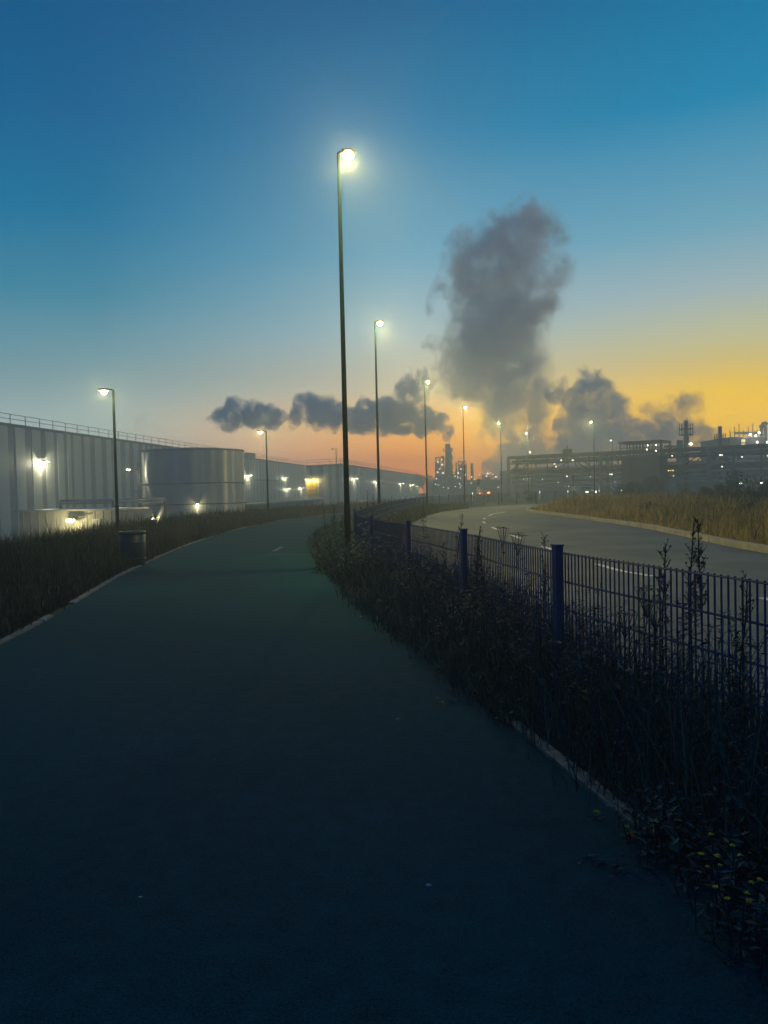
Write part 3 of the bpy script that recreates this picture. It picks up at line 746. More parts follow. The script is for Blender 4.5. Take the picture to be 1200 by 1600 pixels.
plant_block('process_hall', 'dark plant hall at the right edge below the floodlit building', 'process hall', 1138, 1260, 716, 142, 16, M_steel, [(1162,718,M_lensw),(1162,722,M_lensw),(1200,712,M_lensw)])
def chimney(label, px, top, Y, r, m=M_steel, rings=(), cap=True, lampz=None, group='thin chimneys of the plant'):
    b = at(px, 760, Y); zt = at(px, top, Y).z; t = thing('chimney', label, 'chimney', (b.x, Y, -.3), 0, group)
    mb = MB(); mb.tube([(0,0,0),(0,0,(zt)*.6),(0,0,zt+.3)], [r*1.15, r, r*.85], 12); mb.build('shaft', m, t, True)
    for f in rings:
        z = (zt+.3)*f; mb = MB(); mb.lathe((0,0,z), [(r*.9,0),(r*2.6,0),(r*2.6,.12),(r*.9,.12)], 14)
        for k in range(10):
            a = k*math.pi/5; mb.bar((r*2.5*math.cos(a), r*2.5*math.sin(a), .1+z), (r*2.5*math.cos(a), r*2.5*math.sin(a), z+1.0), .07)
        mb.build('platform', M_steel, t)
    if lampz is not None:
        mb = MB(); q = at(lampz[0], lampz[1], Y)-Vector((b.x, Y, -.3)); mb.bar((0,0,q.z),(q.x,-.4,q.z),.1); mb.blob((q.x,-.5,q.z),.24,8,6); mb.build('beacon', M_lensw, t, True)
    return t
chimney('thin chimney with platform near its top, beside the small steam cloud on the right', 1073, 657, 125, .43, rings=(.80,.88), lampz=(1078,694))
chimney('slim chimney with two platforms against the yellow sky at the right', 1126, 666, 125, .34, rings=(.6,.80))
chimney('short stub chimney just left of the platform chimney on the right', 1063, 688, 128, .6)
# ---- refinery round the smoking stack, 300 m away
RS = at(701, 760, 220); zt = at(700, 693, 220).z
st = thing('smoke_stack', 'smoking grey refinery stack with platforms under the slanting smoke trail', 'chimney', (RS.x, 220, -.3))
mb = MB(); mb.tube([(0,0,0),(0,0,zt*.35),(0,0,zt*.65),(0,0,zt+.2)], [1.3,1.1,.88,.74], 18); mb.build('shaft', M_steel, st, True)
for z in (4.8, 7.7, 10.2, 12.5):
    mb = MB(); mb.lathe((0,0,z), [(.7,0),(1.45,0),(1.45,.18),(.7,.18)], 16)
    for k in range(12):
        a = k*math.pi/6; mb.bar((1.4*math.cos(a),1.4*math.sin(a),z+.1),(1.4*math.cos(a),1.4*math.sin(a),z+1.1),.08)
    mb.build('platform', M_steel, st)
mb = MB(); mb.bar((1.25,-.9,0),(.85,-.65,zt-1),.2); mb.build('ladder', M_steel, st)
def frame_tower(label, px0, px1, top, Y, floors, lamps, m=M_steel):
    a = at(px0, 760, Y); b = at(px1, 760, Y); zt = at((px0+px1)/2, top, Y).z+.3; W = b.x-a.x
    t = thing('process_tower', label, 'process tower', ((a.x+b.x)/2, Y, -.3), 0, 'steel process towers of the refinery'); mb = MB()
    for x in (-W/2, 0, W/2):
        for y in (0, W): mb.bar((x,y,0),(x,y,zt+rnd.uniform(-1.5,.3)), .3)
    for k in range(floors):
        z = zt*(k+1)/floors; mb.box((0,W/2,z-.1),(W+.3,W+.3,.2))
        z0 = zt*k/floors; mb.bar((-W/2,0,z0),(W/2,0,z), .16); mb.bar((-W/2,0,z+1),(W/2,0,z+1) if k < floors-1 else (0,0,z+1), .08)
    mb.build('frame', m, t)
    mb = MB(); mb.tube([(-W*.2,W/2,0),(-W*.2,W/2,zt*.9)], W*.2, 10); mb.tube([(W*.25,W/2,0),(W*.25,W/2,zt*.7)], W*.17, 10); mb.build('vessel', M_steel2, t, True)
    for lx, ly in lamps:
        q = at(lx, ly, Y-.5)-Vector(t.location); mb = MB(); mb.blob(q, rnd.uniform(.14,.28), 8, 6); mb.build('work_lamp', M_work, t, True)
frame_tower('lit steel process tower directly left of the smoking stack', 682, 694, 714, 217, 6, [(684,722),(691,726),(687,733),(684,738),(692,739),(682,748),(690,718)])
frame_tower('slim steel tower behind lamp pole, right of smoking stack', 718, 729, 720, 222, 7, [(720,733),(727,742),(719,747)])
frame_tower('low process frame between the smoking stack and slim steel tower', 707, 718, 737, 221, 3, [(711,744),(715,746),(713,750),(716,739)])
frame_tower('low process frame with bright lamps at foot of big steam plume', 757, 775, 742, 219, 3, [(762,740),(766,739),(770,741),(760,744),(775,745)])
chimney('thin refinery chimney right of the slim steel tower', 738, 724, 220, .45)
chimney('stubby refinery vent beside the left process tower', 692, 712, 221, .3)
chimney('hair thin vent pipe between smoking stack and slim tower', 713.5, 722, 220, .22)
plant_block('refinery_base', 'long low hazy refinery building below the smoking stack', 'refinery building', 676, 800, 751, 214, 24, M_steel, rr(680,795,753,763,14,M_work)+rr(736,750,741,749,4,M_lensy))

# ------------------------------------------------------------------ level crossing signs
def crossing(px, Y, label):
    b = at(px, 760, Y); t = thing('crossing_sign', label, 'crossing sign', (b.x, Y, 0), 0, 'level crossing signs')
    mb = MB(); mb.tube([(0,0,-.2),(0,0,2.5)], .06, 8); mb.build('post', M_pole, t)
    zc = at(px, 767, Y).z if px < 800 else at(px, 763.5, Y).z; zc = max(zc, .95)
    for s in (-1, 1):
        mb = MB(); M_ = Matrix.Translation((0,-.09-.02*s,zc)) @ Matrix.Rotation(R(52*s), 4, 'Y'); mb.cur = 0
        mb.box(None, (.86,.02,.17), M=M_); mb.cur = 1
        for e in (-1,1): mb.box(None, (.16,.02,.17), M=M_ @ Matrix.Translation((e*.51,0,0)))
        mb.build('cross_arm', [M_white, M_signred], t)
    mb = MB(); zs = at(px, 752.5 if px < 800 else 747, Y).z; mb.box((0,-.12,zs),(.5,.2,.75)); mb.box((0,-.235,zs+.32),(.42,.2,.04)); sg = mb.build('signal_box', M_black, t)
    mb = MB()
    for dz in (-.18,.16): mb.lathe((0,0,0),[(0,0),(.12,0)],12) if False else mb.blob((0,-.23,zs+dz),(.11,.04,.11),10,6)
    mb.build('signal_lens', M_glass, sg, True)
    mb = MB(); mb.bar((0,-.05,zs-.2),(0,-.05,2.5),.07); mb.build('bracket', M_pole, t)
crossing(748, 105, 'white crossing cross under dark signal at far end of the road, near red tail lights')
crossing(896, 100, 'white crossing cross under dark signal beneath the pipe bridge, near headlights')

# ------------------------------------------------------------------ cars waiting at the crossing
def car(loc, rz, label, paint, front=True, group='cars at the level crossing'):
    t = thing('car', label, 'car', loc, rz, group)               # nose towards -Y
    prof = [(-2.1,.35),(-2.1,.72),(-1.9,.82),(-.95,.95),(-.35,1.4),(.9,1.46),(1.6,1.1),(2.05,1.0),(2.1,.4)]
    mb = MB(); n = len(prof); xs = (-.86, -.8, .8, .86)
    for x, ins in ((-.86,.06),(-.74,0),(.74,0),(.86,.06)):
        for y, z in prof: mb.v.append((x*(1 if z < 1 else .86), y, z-ins*.4))
    for k in range(3):
        for i in range(n-1):
            a = k*n+i; mb.f.append((a, a+1, a+n+1, a+n)); mb.mi.append(0)
    mb.f.append(tuple(range(n))); mb.f.append(tuple(3*n+i for i in range(n))[::-1]); mb.mi += [0,0]
    mb.quad((-.86,-2.1,.35),(.86,-2.1,.35),(.86,2.1,.4),(-.86,2.1,.4))
    mb.build('body', paint, t)
    mb = MB(); mb.quad((-.62,-.93,.985),(.62,-.93,.985),(.56,-.40,1.385),(-.56,-.40,1.385)); mb.build('windscreen', M_glass, t)
    mb = MB(); mb.quad((.56,.98,1.44),(-.56,.98,1.44),(-.6,1.52,1.16),(.6,1.52,1.16)); mb.build('rear_window', M_glass, t)
    for x in (-.8,.8):
        for y in (-1.35,1.3):
            mb = MB(); mb.tube([(x-.1,y,.32),(x+.1,y,.32)], .32, 14); wh = mb.build('wheel', M_tyre, t)
            mb = MB(); sx = .11 if x > 0 else -.11; mb.tube([(x+sx*.6,y,.32),(x+sx*1.1,y,.32)], .19, 10); mb.build('rim', M_rail, wh)
    for x in (-.6,.6):
        mb = MB(); mb.blob((x,-2.12,.66),(.2,.05,.1),8,6); mb.build('headlight', M_lensw if front else M_glass, t, True)
        mb = MB(); mb.blob((x,2.12,.82),(.2,.06,.13),8,6); mb.build('taillight', M_red if not front else M_signred, t, True)
    if front:
        light('headlight_beam', t, (0,-2.6,.66), 60, (1,.97,.9), .1, spot=90, aim=(0,-1,-.05))
    else:
        light('taillight_glow', t, (0,2.6,.82), 25, (1,.2,.05), .1)
    return t
b = at(920, 760, 104); car((b.x, 106, 0), R(8), 'car facing the viewer with headlights on beside the crossing cross', M_car)
b = at(961, 760, 108); car((b.x, 110, 0), R(40), 'car with bright headlights left of the bush by the stair tower', M_car2)
b = at(751, 760, 108); car((b.x, 108, 0), R(185-180), 'car with red tail lights glowing behind the far crossing cross', M_car, front=False)
# reverse: tail towards the viewer
bpy.data.objects[[o.name for o in bpy.data.objects if o.get('label','').startswith('car with red tail')][0]].rotation_euler = (0,0,R(186))

# marker posts and low lamps
def marker(px, py, Y, label):
    b = at(px, 760, Y); t = thing('marker_post', label, 'marker post', (b.x, Y, 0), 0, 'white marker posts'); z = 1.0
    mb = MB(); mb.tube([(0,0,-.1),(0,0,z)], [.07,.06], 8); mb.build('post', M_white, t)
    mb = MB(); mb.blob((0,-.07,z-.18),(.06,.03,.12),8,6); mb.build('glowing_reflector', mat('glowing_reflector', (.9,.9,.85), .2, 0, 3, emit=2, ecol=(1,1,.95)), t, True)  # no lamp inside: emission stands in for light thrown back
marker(843, 769, 95, 'white marker post under left part of the pipe bridge')
marker(738, 770, 100, 'white marker post just left of the far crossing cross')
marker(887, 765, 98, 'white marker post left of the cross beneath the bridge')
def low_lamp(px, py, Y, label):
    b = at(px, py, Y); t = thing('yard_lamp', label, 'yard lamp', (b.x, Y, 0), 0, 'low yard lamps'); z = b.z
    mb = MB(); mb.tube([(0,0,-.1),(0,0,z+.1)], [.06,.05], 8); mb.build('post', M_pole, t)
    mb = MB(); mb.box((0,-.05,z+.12),(.4,.2,.1)); h = mb.build('lamp_head', M_head, t)
    mb = MB(); mb.blob((0,-.1,z),(.17,.1,.12),8,6); mb.build('lens', M_lensw, h, True)
    light('yard_light', t, (0,-.4,z), 40, (1,.95,.8), .1)
low_lamp(1156, 756, 84, 'low white yard lamp beyond the field, left one at the right edge')
low_lamp(1189, 754.5, 84, 'low white yard lamp beyond the field, nearest the right edge')
# ------------------------------------------------------------------ foliage helpers
from mathutils import noise as _n
def clump(x, y, f, s=0): return .5+.5*_n.noise(Vector((x*f+s, y*f, s)))
def blade(mb, x, y, z, h, w, lean, az, rg, bend=1.0):
    dx, dy = math.cos(az), math.sin(az); a2 = az+rg.uniform(.6, 2.5); sx, sy = math.cos(a2)*w/2, math.sin(a2)*w/2
    i = len(mb.v)
    for f, wf in ((0, 1), (.45, .85), (.8, .5)):
        o = lean*h*f**(1+bend); zz = z+h*f*(1-.25*lean*f)
        mb.v.append((x+dx*o-sx*wf, y+dy*o-sy*wf, zz)); mb.v.append((x+dx*o+sx*wf, y+dy*o+sy*wf, zz))
    o = lean*h; mb.v.append((x+dx*o, y+dy*o, z+h*(1-.25*lean)))
    mb.f += [(i,i+1,i+3,i+2),(i+2,i+3,i+5,i+4),(i+4,i+5,i+6)]; mb.mi += [mb.cur]*3
def leaf(mb, p, d, L, w, rg):
    d = Vector(d).normalized(); s = d.cross(Vector((rg.uniform(-.5,.5), rg.uniform(-.5,.5), 1)))
    if s.length < 1e-3: s = Vector((1,0,0))
    s.normalize(); m = p+d*L*.45-Vector((0,0,L*.03)); t = p+d*L-Vector((0,0,L*.15))
    i = len(mb.v); mb.v += [tuple(p), tuple(m+s*w/2), tuple(t), tuple(m-s*w/2)]; mb.f.append((i,i+1,i+2,i+3)); mb.mi.append(mb.cur)
def stalk_pts(x, y, z, h, rg, lean=.12, n=5):
    az = rg.uniform(0, 6.283); l = rg.uniform(0, lean)*h; out = []
    for k in range(n+1):
        f = k/n; out.append(Vector((x+math.cos(az)*l*f*f+rg.uniform(-.006,.006), y+math.sin(az)*l*f*f+rg.uniform(-.006,.006), z+h*f)))
    return out
def mugwort(ms, ml, x, y, z, h, rg, spike=.4, dens=1.0, lf=.09):
    """tall stem, feathery leaves low down, side twigs bearing small buds towards the top"""
    P = stalk_pts(x, y, z, h, rg); ms.tube(P, [.006*(1-.7*k/5)+.0012 for k in range(6)], 5, False)
    def along(f): f *= 5; k = min(4, int(f)); return P[k].lerp(P[k+1], f-k)
    n = int(26*h*dens)
    for k in range(n):
        f = rg.uniform(.05, 1-spike*.5); p = along(f); az = rg.uniform(0, 6.283); L = lf*(1.25-f)*rg.uniform(.7,1.3)
        d = Vector((math.cos(az), math.sin(az), rg.uniform(-.2,.7)))
        leaf(ml, p, d, L, L*.32, rg)
        if rg.random() < .7: leaf(ml, p+d.normalized()*L*.4, Vector((math.cos(az+.8), math.sin(az+.8), .3)), L*.6, L*.2, rg); leaf(ml, p+d.normalized()*L*.4, Vector((math.cos(az-.8), math.sin(az-.8), .3)), L*.6, L*.2, rg)
    m = int(30*spike*dens*h)+4
    for k in range(m):
        f = 1-spike*rg.random()**.8; p = along(f); az = rg.uniform(0, 6.283); L = (.05+.16*(1-f))*rg.uniform(.6,1.2)
        d = Vector((math.cos(az)*.6, math.sin(az)*.6, 1)).normalized(); q = p+d*L
        ms.tube([p, q], [.0022,.001], 3, False)
        for j in range(5):
            c = p.lerp(q, rg.uniform(.2, 1)); leaf(ml, c, (rg.uniform(-1,1), rg.uniform(-1,1), rg.uniform(0,1.4)), rg.uniform(.014,.03), rg.uniform(.008,.014), rg)
def umbel(ms, ml, x, y, z, h, rg, rad=.07, lv=None):
    P = stalk_pts(x, y, z, h*.82, rg, .06); ms.tube(P, [.005*(1-.5*k/5) for k in range(6)], 5, False); top = P[-1]
    for k in range(int(14*h)):
        f = rg.random()*4.9; i = int(f); p = P[i].lerp(P[i+1], f-i); az = rg.uniform(0,6.283); leaf(lv, p, (math.cos(az), math.sin(az), .5), rg.uniform(.05,.13), rg.uniform(.015,.035), rg)
    for k in range(14):
        az = k*2.4; r = rad*math.sqrt((k+.5)/14); q = Vector((top.x+math.cos(az)*r, top.y+math.sin(az)*r, z+h+rg.uniform(-.01,.01)-r*.15)); ml.tube([top, q], [.002,.0015], 3, False)
        for j in range(7):
            a = rg.uniform(0,6.283); c = q+Vector((math.cos(a), math.sin(a), 0))*rg.uniform(0,.014); leaf(ml, c, (math.cos(a), math.sin(a), rg.uniform(-.1,.4)), .016, .014, rg)
def plant(name, label, kind, x, y, h, seed, group=None, **k):
    rg = random.Random(seed); t = thing(name, label, 'weed', (x, y, 0), 0, group); ms, ml = MB(), MB()
    lv = MB()
    if kind == 'umbel': umbel(ms, ml, 0, 0, 0, h, rg, lv=lv, **k); lv.build('leaves', M_weed, t)
    else: mugwort(ms, ml, 0, 0, 0, h, rg, **k)
    ms.build('stem', M_stem, t); ml.build('flower_head' if kind == 'umbel' else 'leaves', M_weed, t)
    return t
def mass(pt, py_top, Y, px):  # not used for placement on screen, only to read heights off the photo
    return at(px, py_top, Y).z
# ------------------------------------------------------------------ individual tall weeds near the fence (read off the photo)
tall = [
 ('mugwort', 1077, 818, 4.25, 'tall spiky weed beyond fence, left of the twin pair at right'),
 ('mugwort', 1097, 812, 4.3, 'tallest spiky weed beyond the fence at right, its tip over the road kerb'),
 ('mugwort', 1032, 852, 4.4, 'thin spiky weed standing left of the tall pair behind the right fence'),
 ('mugwort', 1150, 905, 3.75, 'spiky weed near the right picture edge reaching the top fence wire'),
 ('umbel', 998, 918, 4.1, 'flat topped dark weed just right of the nearest fence post'),
 ('umbel', 1019, 938, 3.95, 'flat topped dark weed in middle of the nearest fence panel'),
 ('umbel', 975, 955, 4.2, 'smaller flat topped weed low beside the nearest fence post'),
 ('umbel', 908, 950, 4.7, 'low flat topped weed touching the foot of nearest fence post'),
 ('umbel', 803, 834, 6.4, 'flat topped weed poking above the top wire, between second and nearest posts'),
 ('umbel', 787, 824, 7.6, 'dark weed head over the road, just right of second fence post'),
 ('mugwort', 741, 822, 7.3, 'bushy weed leaning on the right side of second fence post'),
 ('mugwort', 848, 838, 6.0, 'slanting thin weed left of the nearest fence post'),
 ('mugwort', 760, 842, 7.0, 'leafy weed covering wire between second and nearest posts'),
 ('mugwort', 708, 806, 9.2, 'feathery weed tip over road between third and second posts'),
 ('mugwort', 692, 850, 8.6, 'low leafy weed at left foot of second fence post'),
 ('mugwort', 660, 772, 22.0, 'spiky weed on far verge where the road edge begins'),
 ('mugwort', 572, 765, 21.0, 'tall spiky weed behind the fence bend, just right of tallest lamp'),
 ('mugwort', 583, 772, 22.0, 'shorter spiky weed behind fence bend, near second lamp pole'),
 ('mugwort', 612, 776, 22.5, 'slim dark weed behind the fence bend, right of second lamp'),
 ('mugwort', 520, 776, 16.0, 'tall weed with drooping tip just left of the tallest lamp'),
 ('mugwort', 508, 800, 15.6, 'bushy weed at path edge left of the tallest lamp'),
 ('mugwort', 530, 806, 14.6, 'leafy weed hiding the foot of the tallest lamp'),
 ('mugwort', 497, 830, 14.3, 'low weed spreading farthest over the path by the tallest lamp'),
]
for i, (kd, px, py, Y, lab) in enumerate(tall):
    p = at(px, py, Y); h = p.z
    k = dict(spike=.45, dens=2.0) if kd == 'mugwort' else {}
    if Y > 12 and kd == 'mugwort': k = dict(spike=.5, dens=1.6, lf=.16)
    plant('tall_weed' if kd == 'mugwort' else 'umbel_weed', lab, kd, p.x, Y, h, 100+i, 'tall weeds along the fence', **k)
for i, (px, py, lab) in enumerate(((100,828,'tallest dark umbel weed in the left grass, below the shed lamp'),(114,832,'dark weed head right of tallest one in the left grass'),(135,833,'dark weed cluster in left grass nearest the lamp pole'))):
    p = at(px, py, 15+i*.4); plant('umbel_weed', lab, 'umbel', p.x, p.y, p.z-zg(p.x, p.y), 300+i, 'dark weeds in the left grass', rad=.12)

# yellow flowered ragwort at the lower right
for i, (px, py, Y, lab) in enumerate(((1110,1330,2.55,'small yellow flowered weed at lower right, left clump'),(1160,1365,2.45,'small yellow flowered weed at lower right, middle clump'),(1192,1400,2.4,'small yellow flowered weed touching the right picture edge'))):
    p = at(px, py, Y); rg = random.Random(500+i); t = thing('ragwort', lab, 'flower', (p.x, p.y, 0), 0, 'yellow flowers at the path edge'); ms, ml = MB(), MB()
    for k in range(6):
        x, y = rg.uniform(-.09,.09), rg.uniform(-.07,.07); h = p.z+rg.uniform(-.06,.06); P = stalk_pts(x, y, 0, h, rg, .2); ms.tube(P, .0025, 4, False)
        for j in range(8): f = rg.random()*4.9; q = P[int(f)]; az = rg.uniform(0,6.283); leaf(ml, q, (math.cos(az), math.sin(az), .4), .06, .016, rg)
        fl = MB(); c = P[-1]
        for j in range(9): a = j*.698; leaf(fl, c, (math.cos(a), math.sin(a), rg.uniform(0,.5)), rg.uniform(.007,.015), .008, rg)
        fl.blob(c+Vector((0,0,.002)), (.005,.005,.003), 6, 4); fl.build('flower', M_yflow, t)
    ms.build('stem', M_stem, t); ml.build('leaves', M_weed, t)
def bloom(px, py, label, r=.016, h=.03):
    p = ground_at(px, py); rg = random.Random(int(px)); t = thing('dandelion', label, 'flower', (p.x, p.y, 0), 0, 'fallen yellow flower heads'); fl = MB(); c = Vector((0,0,h))
    for j in range(16): a = j*.393; leaf(fl, c, (math.cos(a), math.sin(a), .3+.5*(j%2)), r, r*.55, rg)
    fl.build('petals', M_yflow, t); ms = MB(); ms.tube([(0,0,0),(0,0,h)], .002, 4); 
    for j in range(5): a = j*1.25; leaf(ms, Vector((0,0,.005)), (math.cos(a), math.sin(a), .3), .06, .015, rg)
    ms.build('leaves', M_weed, t)
bloom(932, 1280, 'yellow flower head lying alone on the asphalt by the edging stones', .02)
bloom(980, 1303, 'yellow flower head nearer the weeds, upper of a pair', .016)
bloom(988, 1314, 'yellow flower head nearer the weeds, lower of a pair', .016)
bloom(776, 1130, 'pale flower head where the edging stones come into view', .014)
bloom(684, 1098, 'small pale flower head beside creeping weeds on path edge, left one', .012)
bloom(692, 1104, 'small pale flower head beside creeping weeds on path edge, right one', .012)
# pebbles on the path
for px, py, r, lab in ((621,1125,.013,'white pebble in the middle of the path'),(670,1386,.012,'white pebble on the path nearest the bottom'),(219,1404,.008,'tiny pale pebble at lower left of the path'),(565,966,.03,'pale flat stone at the right path edge'),(67,972,.05,'pale stone in gap of left edging')):
    p = ground_at(px, py); mb = MB(); mb.blob((0,0,0), (r, r*.8, r*.6), 8, 6, .15)
    o = mb.build('pebble', M_stone, smooth=True); o.location = (p.x, p.y, r*.45); tag(o, lab, 'pebble', 'pale pebbles on the path')

# ------------------------------------------------------------------ undergrowth that nobody could count
def fx(y): return interp([(p[0], p[1]) for p in FENCE], y)
rg = random.Random(11); ms, ml = MB(), MB()
def sprig(x, y, h, rg, big=1.0):
    P = stalk_pts(x, y, 0, h, rg, .45, 4); 
    if y < 12: ms.tube(P, [.004,.0035,.003,.002,.001], 3, False)
    n = int((22 if y < 10 else 12)*h/.5)
    for k in range(n):
        f = rg.random()**.8*3.99; i = int(f); p = P[i].lerp(P[i+1], f-i); az = rg.uniform(0,6.283); L = rg.uniform(.025,.075)*big
        leaf(ml, p, (math.cos(az), math.sin(az), rg.uniform(-.3,.8)), L, L*rg.uniform(.22,.45), rg)
y = 1.7
while y < 45:
    a, b = interp(PATH_R, y)+(.10 if 3 < y < 4.7 else -.02), fx(y)+.35; wd = max(.4, b-a); dens = 125 if y < 7 else 85 if y < 13 else 55 if y < 22 else 18
    for k in range(int(wd*.5*dens)):
        f = rg.random(); x = a+wd*f; hh = (.18+.5*min(1, f*1.8))*(rg.uniform(.5,1.1)*(.6+.8*clump(x, y, 1.7, 2)) + (rg.uniform(.2,.5) if rg.random() < .07 else 0))
        if y > 11 and y < 18 and f < .6: hh *= 1.35
        sprig(x, y+rg.uniform(0,.5), min(hh, 1.1), rg, 1 if y < 12 else 1.6)
    for k in range(int(2 if y < 14 else 1)):                       # runners that creep over the path edge
        sprig(a-rg.uniform(0,.22), y+rg.uniform(0,.5), rg.uniform(.06,.16), rg, .8)
    y += .5
for k in range(420):
    y = rg.uniform(1.5, 3.3); sprig(interp(PATH_R, y)+rg.gauss(.05,.09), y, rg.uniform(.05,.24), rg, .8)
for k in range(80):
    y = rg.uniform(3.0, 5.2); sprig(interp(PATH_R, y)+rg.gauss(.15,.05), y, rg.uniform(.05,.15), rg, .6)
for px, py in ((905,1353),(940,1360),(965,1372),(985,1345),(1010,1362),(660,1048),(672,1062),(690,1085),(700,1100),(640,1040)):
    p = ground_at(px, py)
    for k in range(9):
        a = rg.uniform(-.5, .9); leaf(ml, Vector((p.x+rg.uniform(-.05,.07), p.y+rg.uniform(-.04,.04), rg.uniform(.006,.03))), (math.cos(a), math.sin(a), rg.uniform(-.1,.25)), rg.uniform(.03,.08), rg.uniform(.008,.02), rg)
me = MB(); me.v = ml.v+ms.v; n0 = len(ml.v); me.f = ml.f+[tuple(i+n0 for i in f) for f in ms.f]; me.mi = [0]*len(ml.f)+[1]*len(ms.f)
tag(me.build('undergrowth', [M_weed, M_stem]), 'dark leafy weeds filling the verge between path and fence', 'weeds', kind='stuff')
def grass(name, label, m, n, pick, hgt, wid, lean, seed):
    rg = random.Random(seed); mb = MB()
    for k in range(n):
        r = pick(rg)
        if r is None: continue
        x, y = r; h = hgt(x, y, rg); blade(mb, x, y, zg(x, y)-.02, h, wid(y)*rg.uniform(.6,1.3), rg.uniform(.05, lean), rg.uniform(0,6.283), rg, rg.uniform(.4,1.6))
    return tag(mb.build(name, m), label, 'grass', kind='stuff')
def pick_verge(rg):
    y = 1.7+50*rg.random()**2.2; a, b = interp(PATH_R, y)+.1, fx(y)+.6; return a+(b-a)*rg.random(), y
grass('verge_grass', 'thin tall grass mixed into weeds between path and fence', M_gdark, 16000, pick_verge, lambda x, y, r: r.uniform(.2,.75)*(1.0 if y < 20 else .8), lambda y: .006+.0006*y, .7, 21)
def pick_edge(rg):
    y = 3.2+26*rg.random()**1.4
    if 3.0 < y < 4.75 and rg.random() < .85: return None
    return interp(PATH_R, y)+rg.gauss(.04,.07), y
grass('edge_grass', 'short ragged grass hanging over the right path edge', M_gdark, 5000, pick_edge, lambda x, y, r: r.uniform(.08,.32), lambda y: .006+.0006*y, 1.0, 27)
def pick_ledge(rg):
    y = 5+45*rg.random()**1.5; return interp(PATH_L, y)+rg.gauss(-.17,.05), y
grass('bank_edge_grass', 'short ragged grass hanging over the left path edging', M_gleft, 5000, pick_ledge, lambda x, y, r: r.uniform(.06,.25), lambda y: .006+.0006*y, 1.0, 28)
def pick_strip(rg):
    y = 8+50*rg.random()**1.2; a, b = fx(y)+.02, interp(ROAD_L, y)-.1; return (a+(b-a)*rg.random(), y) if b > a else None
grass('roadside_grass', 'tawny grass strip between the fence and the road', M_gleft, 9000, pick_strip, lambda x, y, r: r.uniform(.2,.7), lambda y: .006+.0007*y, .5, 22)
def pick_left(rg):
    y = 4+66*rg.random()**1.5; xl = interp(PATH_L, y)-.12; return xl-(8.5*rg.random()**1.1), y
def hl(x, y, r):
    e = interp(PATH_L, y)-x; c = clump(x, y, .9); tall = r.random() < .12; return (r.uniform(.2,.5)+.3*smooth01((e-.6)/2.2)*r.uniform(.3,1.3))*(.55+.8*c)+(.25 if tall and e > 1 else 0)
grass('bank_grass', 'tall dark grass covering the bank left of the path', M_gleft, 60000, pick_left, hl, lambda y: .005+.0006*y, .75, 23)
def pick_field(rg):
    y = 7+52*rg.random()**1.15; xr = interp(ROAD_R, y)+.25; return xr+24*rg.random()**1.7, y
def hfield(x, y, r):
    e = x-interp(ROAD_R, y); c = clump(x, y, .45, 3.3); return (.15+.72*smooth01(e/2.2))*r.uniform(.5,1.15)*(.5+.95*c)+(.22 if r.random() < .06 else 0)
grass('dry_grass_field', 'tall straw coloured dry grass behind the far road kerb', M_dry, 80000, pick_field, hfield, lambda y: .005+.0007*y, .7, 24)
def pick_dark(rg):
    x = rg.uniform(14, 60); y = rg.uniform(40, 66)+.1*(x-14)
    if x < interp(ROAD_R, y)+1.5 and y < 56: return None
    return x, y
def hdark(x, y, r): return r.uniform(.5,1.15)*(.55+.5*smooth01((x-16)/14))
# dark tall herbs further back in the field, right of the road bend
def pick_dark2(rg):
    d = rg.uniform(29, 50); px = rg.uniform(880, 1280); x = (px-600)/1200*d; return (x, d) if x > 13 else None
grass('dark_herbs', 'dark tall herbs behind the dry grass towards the right edge', M_dark, 16000, pick_dark2, lambda x, y, r: r.uniform(.7,1.35)*(.55+.45*smooth01((x-12)/10))*(.6+.75*clump(x,y,.3,7)), lambda y: .05, .6, 25)

# ------------------------------------------------------------------ bushes and trees
def bush(name, label, cat, x, y, z, rx, rz, n, leafs, seed, trunk=0, lumps=7, group=None, m=None):
    rg = random.Random(seed); t = thing(name, label, cat, (x, y, z), 0, group); ml, mt = MB(), MB()
    cs = []
    for k in range(lumps):
        a = rg.uniform(0,6.283); r = rg.uniform(.15,.75)*rx; cs.append((Vector((math.cos(a)*r, math.sin(a)*r, trunk+rz*rg.uniform(.3,.95))), rg.uniform(.3,.55)*min(rx, rz)))
    for k in range(n):
        c, r = cs[int(rg.random()*lumps)]; d = Vector((rg.gauss(0,1), rg.gauss(0,1), rg.gauss(0,1))).normalized()*r*rg.random()**.4
        leaf(ml, c+d, (rg.gauss(0,1), rg.gauss(0,1), rg.gauss(0,1)+.2), leafs*rg.uniform(.6,1.4), leafs*.5, rg)
    for c, r in cs:
        b0 = Vector((0,0,trunk*.6)); mt.tube([(0,0,-.1), b0+Vector((0,0,.05)), c], [.05+rx*.03, .04+rx*.02, .02], 6)
    mt.build('trunk' if trunk else 'branches', M_bark, t); ml.build('crown' if trunk else 'foliage', m or M_dark, t)
GB = 'dark bushes beyond the field'
def pb(px, top, d): p = at(px, top, d); return p.x, d, p.z
for px, top, d, w, lab, sd_ in ((985,757,80,2.2,'round dark bush in front of the stair tower foot, left one',1),(1015,748,92,3.0,'big dark bush at foot of the stair tower',2),(1178,742,62,3.4,'largest dark bush at the right picture edge behind the field',3),(1120,764,58,2.0,'low bush left of the right edge bush, behind the field',4),(1062,768,62,2.2,'low hazy bush between stair tower and right edge',5),(1215,752,55,3.0,'dark bush cut by the right picture edge',6),(830,769,78,.8,'tiny dark shrub under the left end of the pipe bridge',7)):
    x, y, zt = pb(px, top, d); bush('bush', lab, 'bush', x, y, 0, w, zt, 2200 if w > 1 else 500, .22, 40+sd_, group=GB)
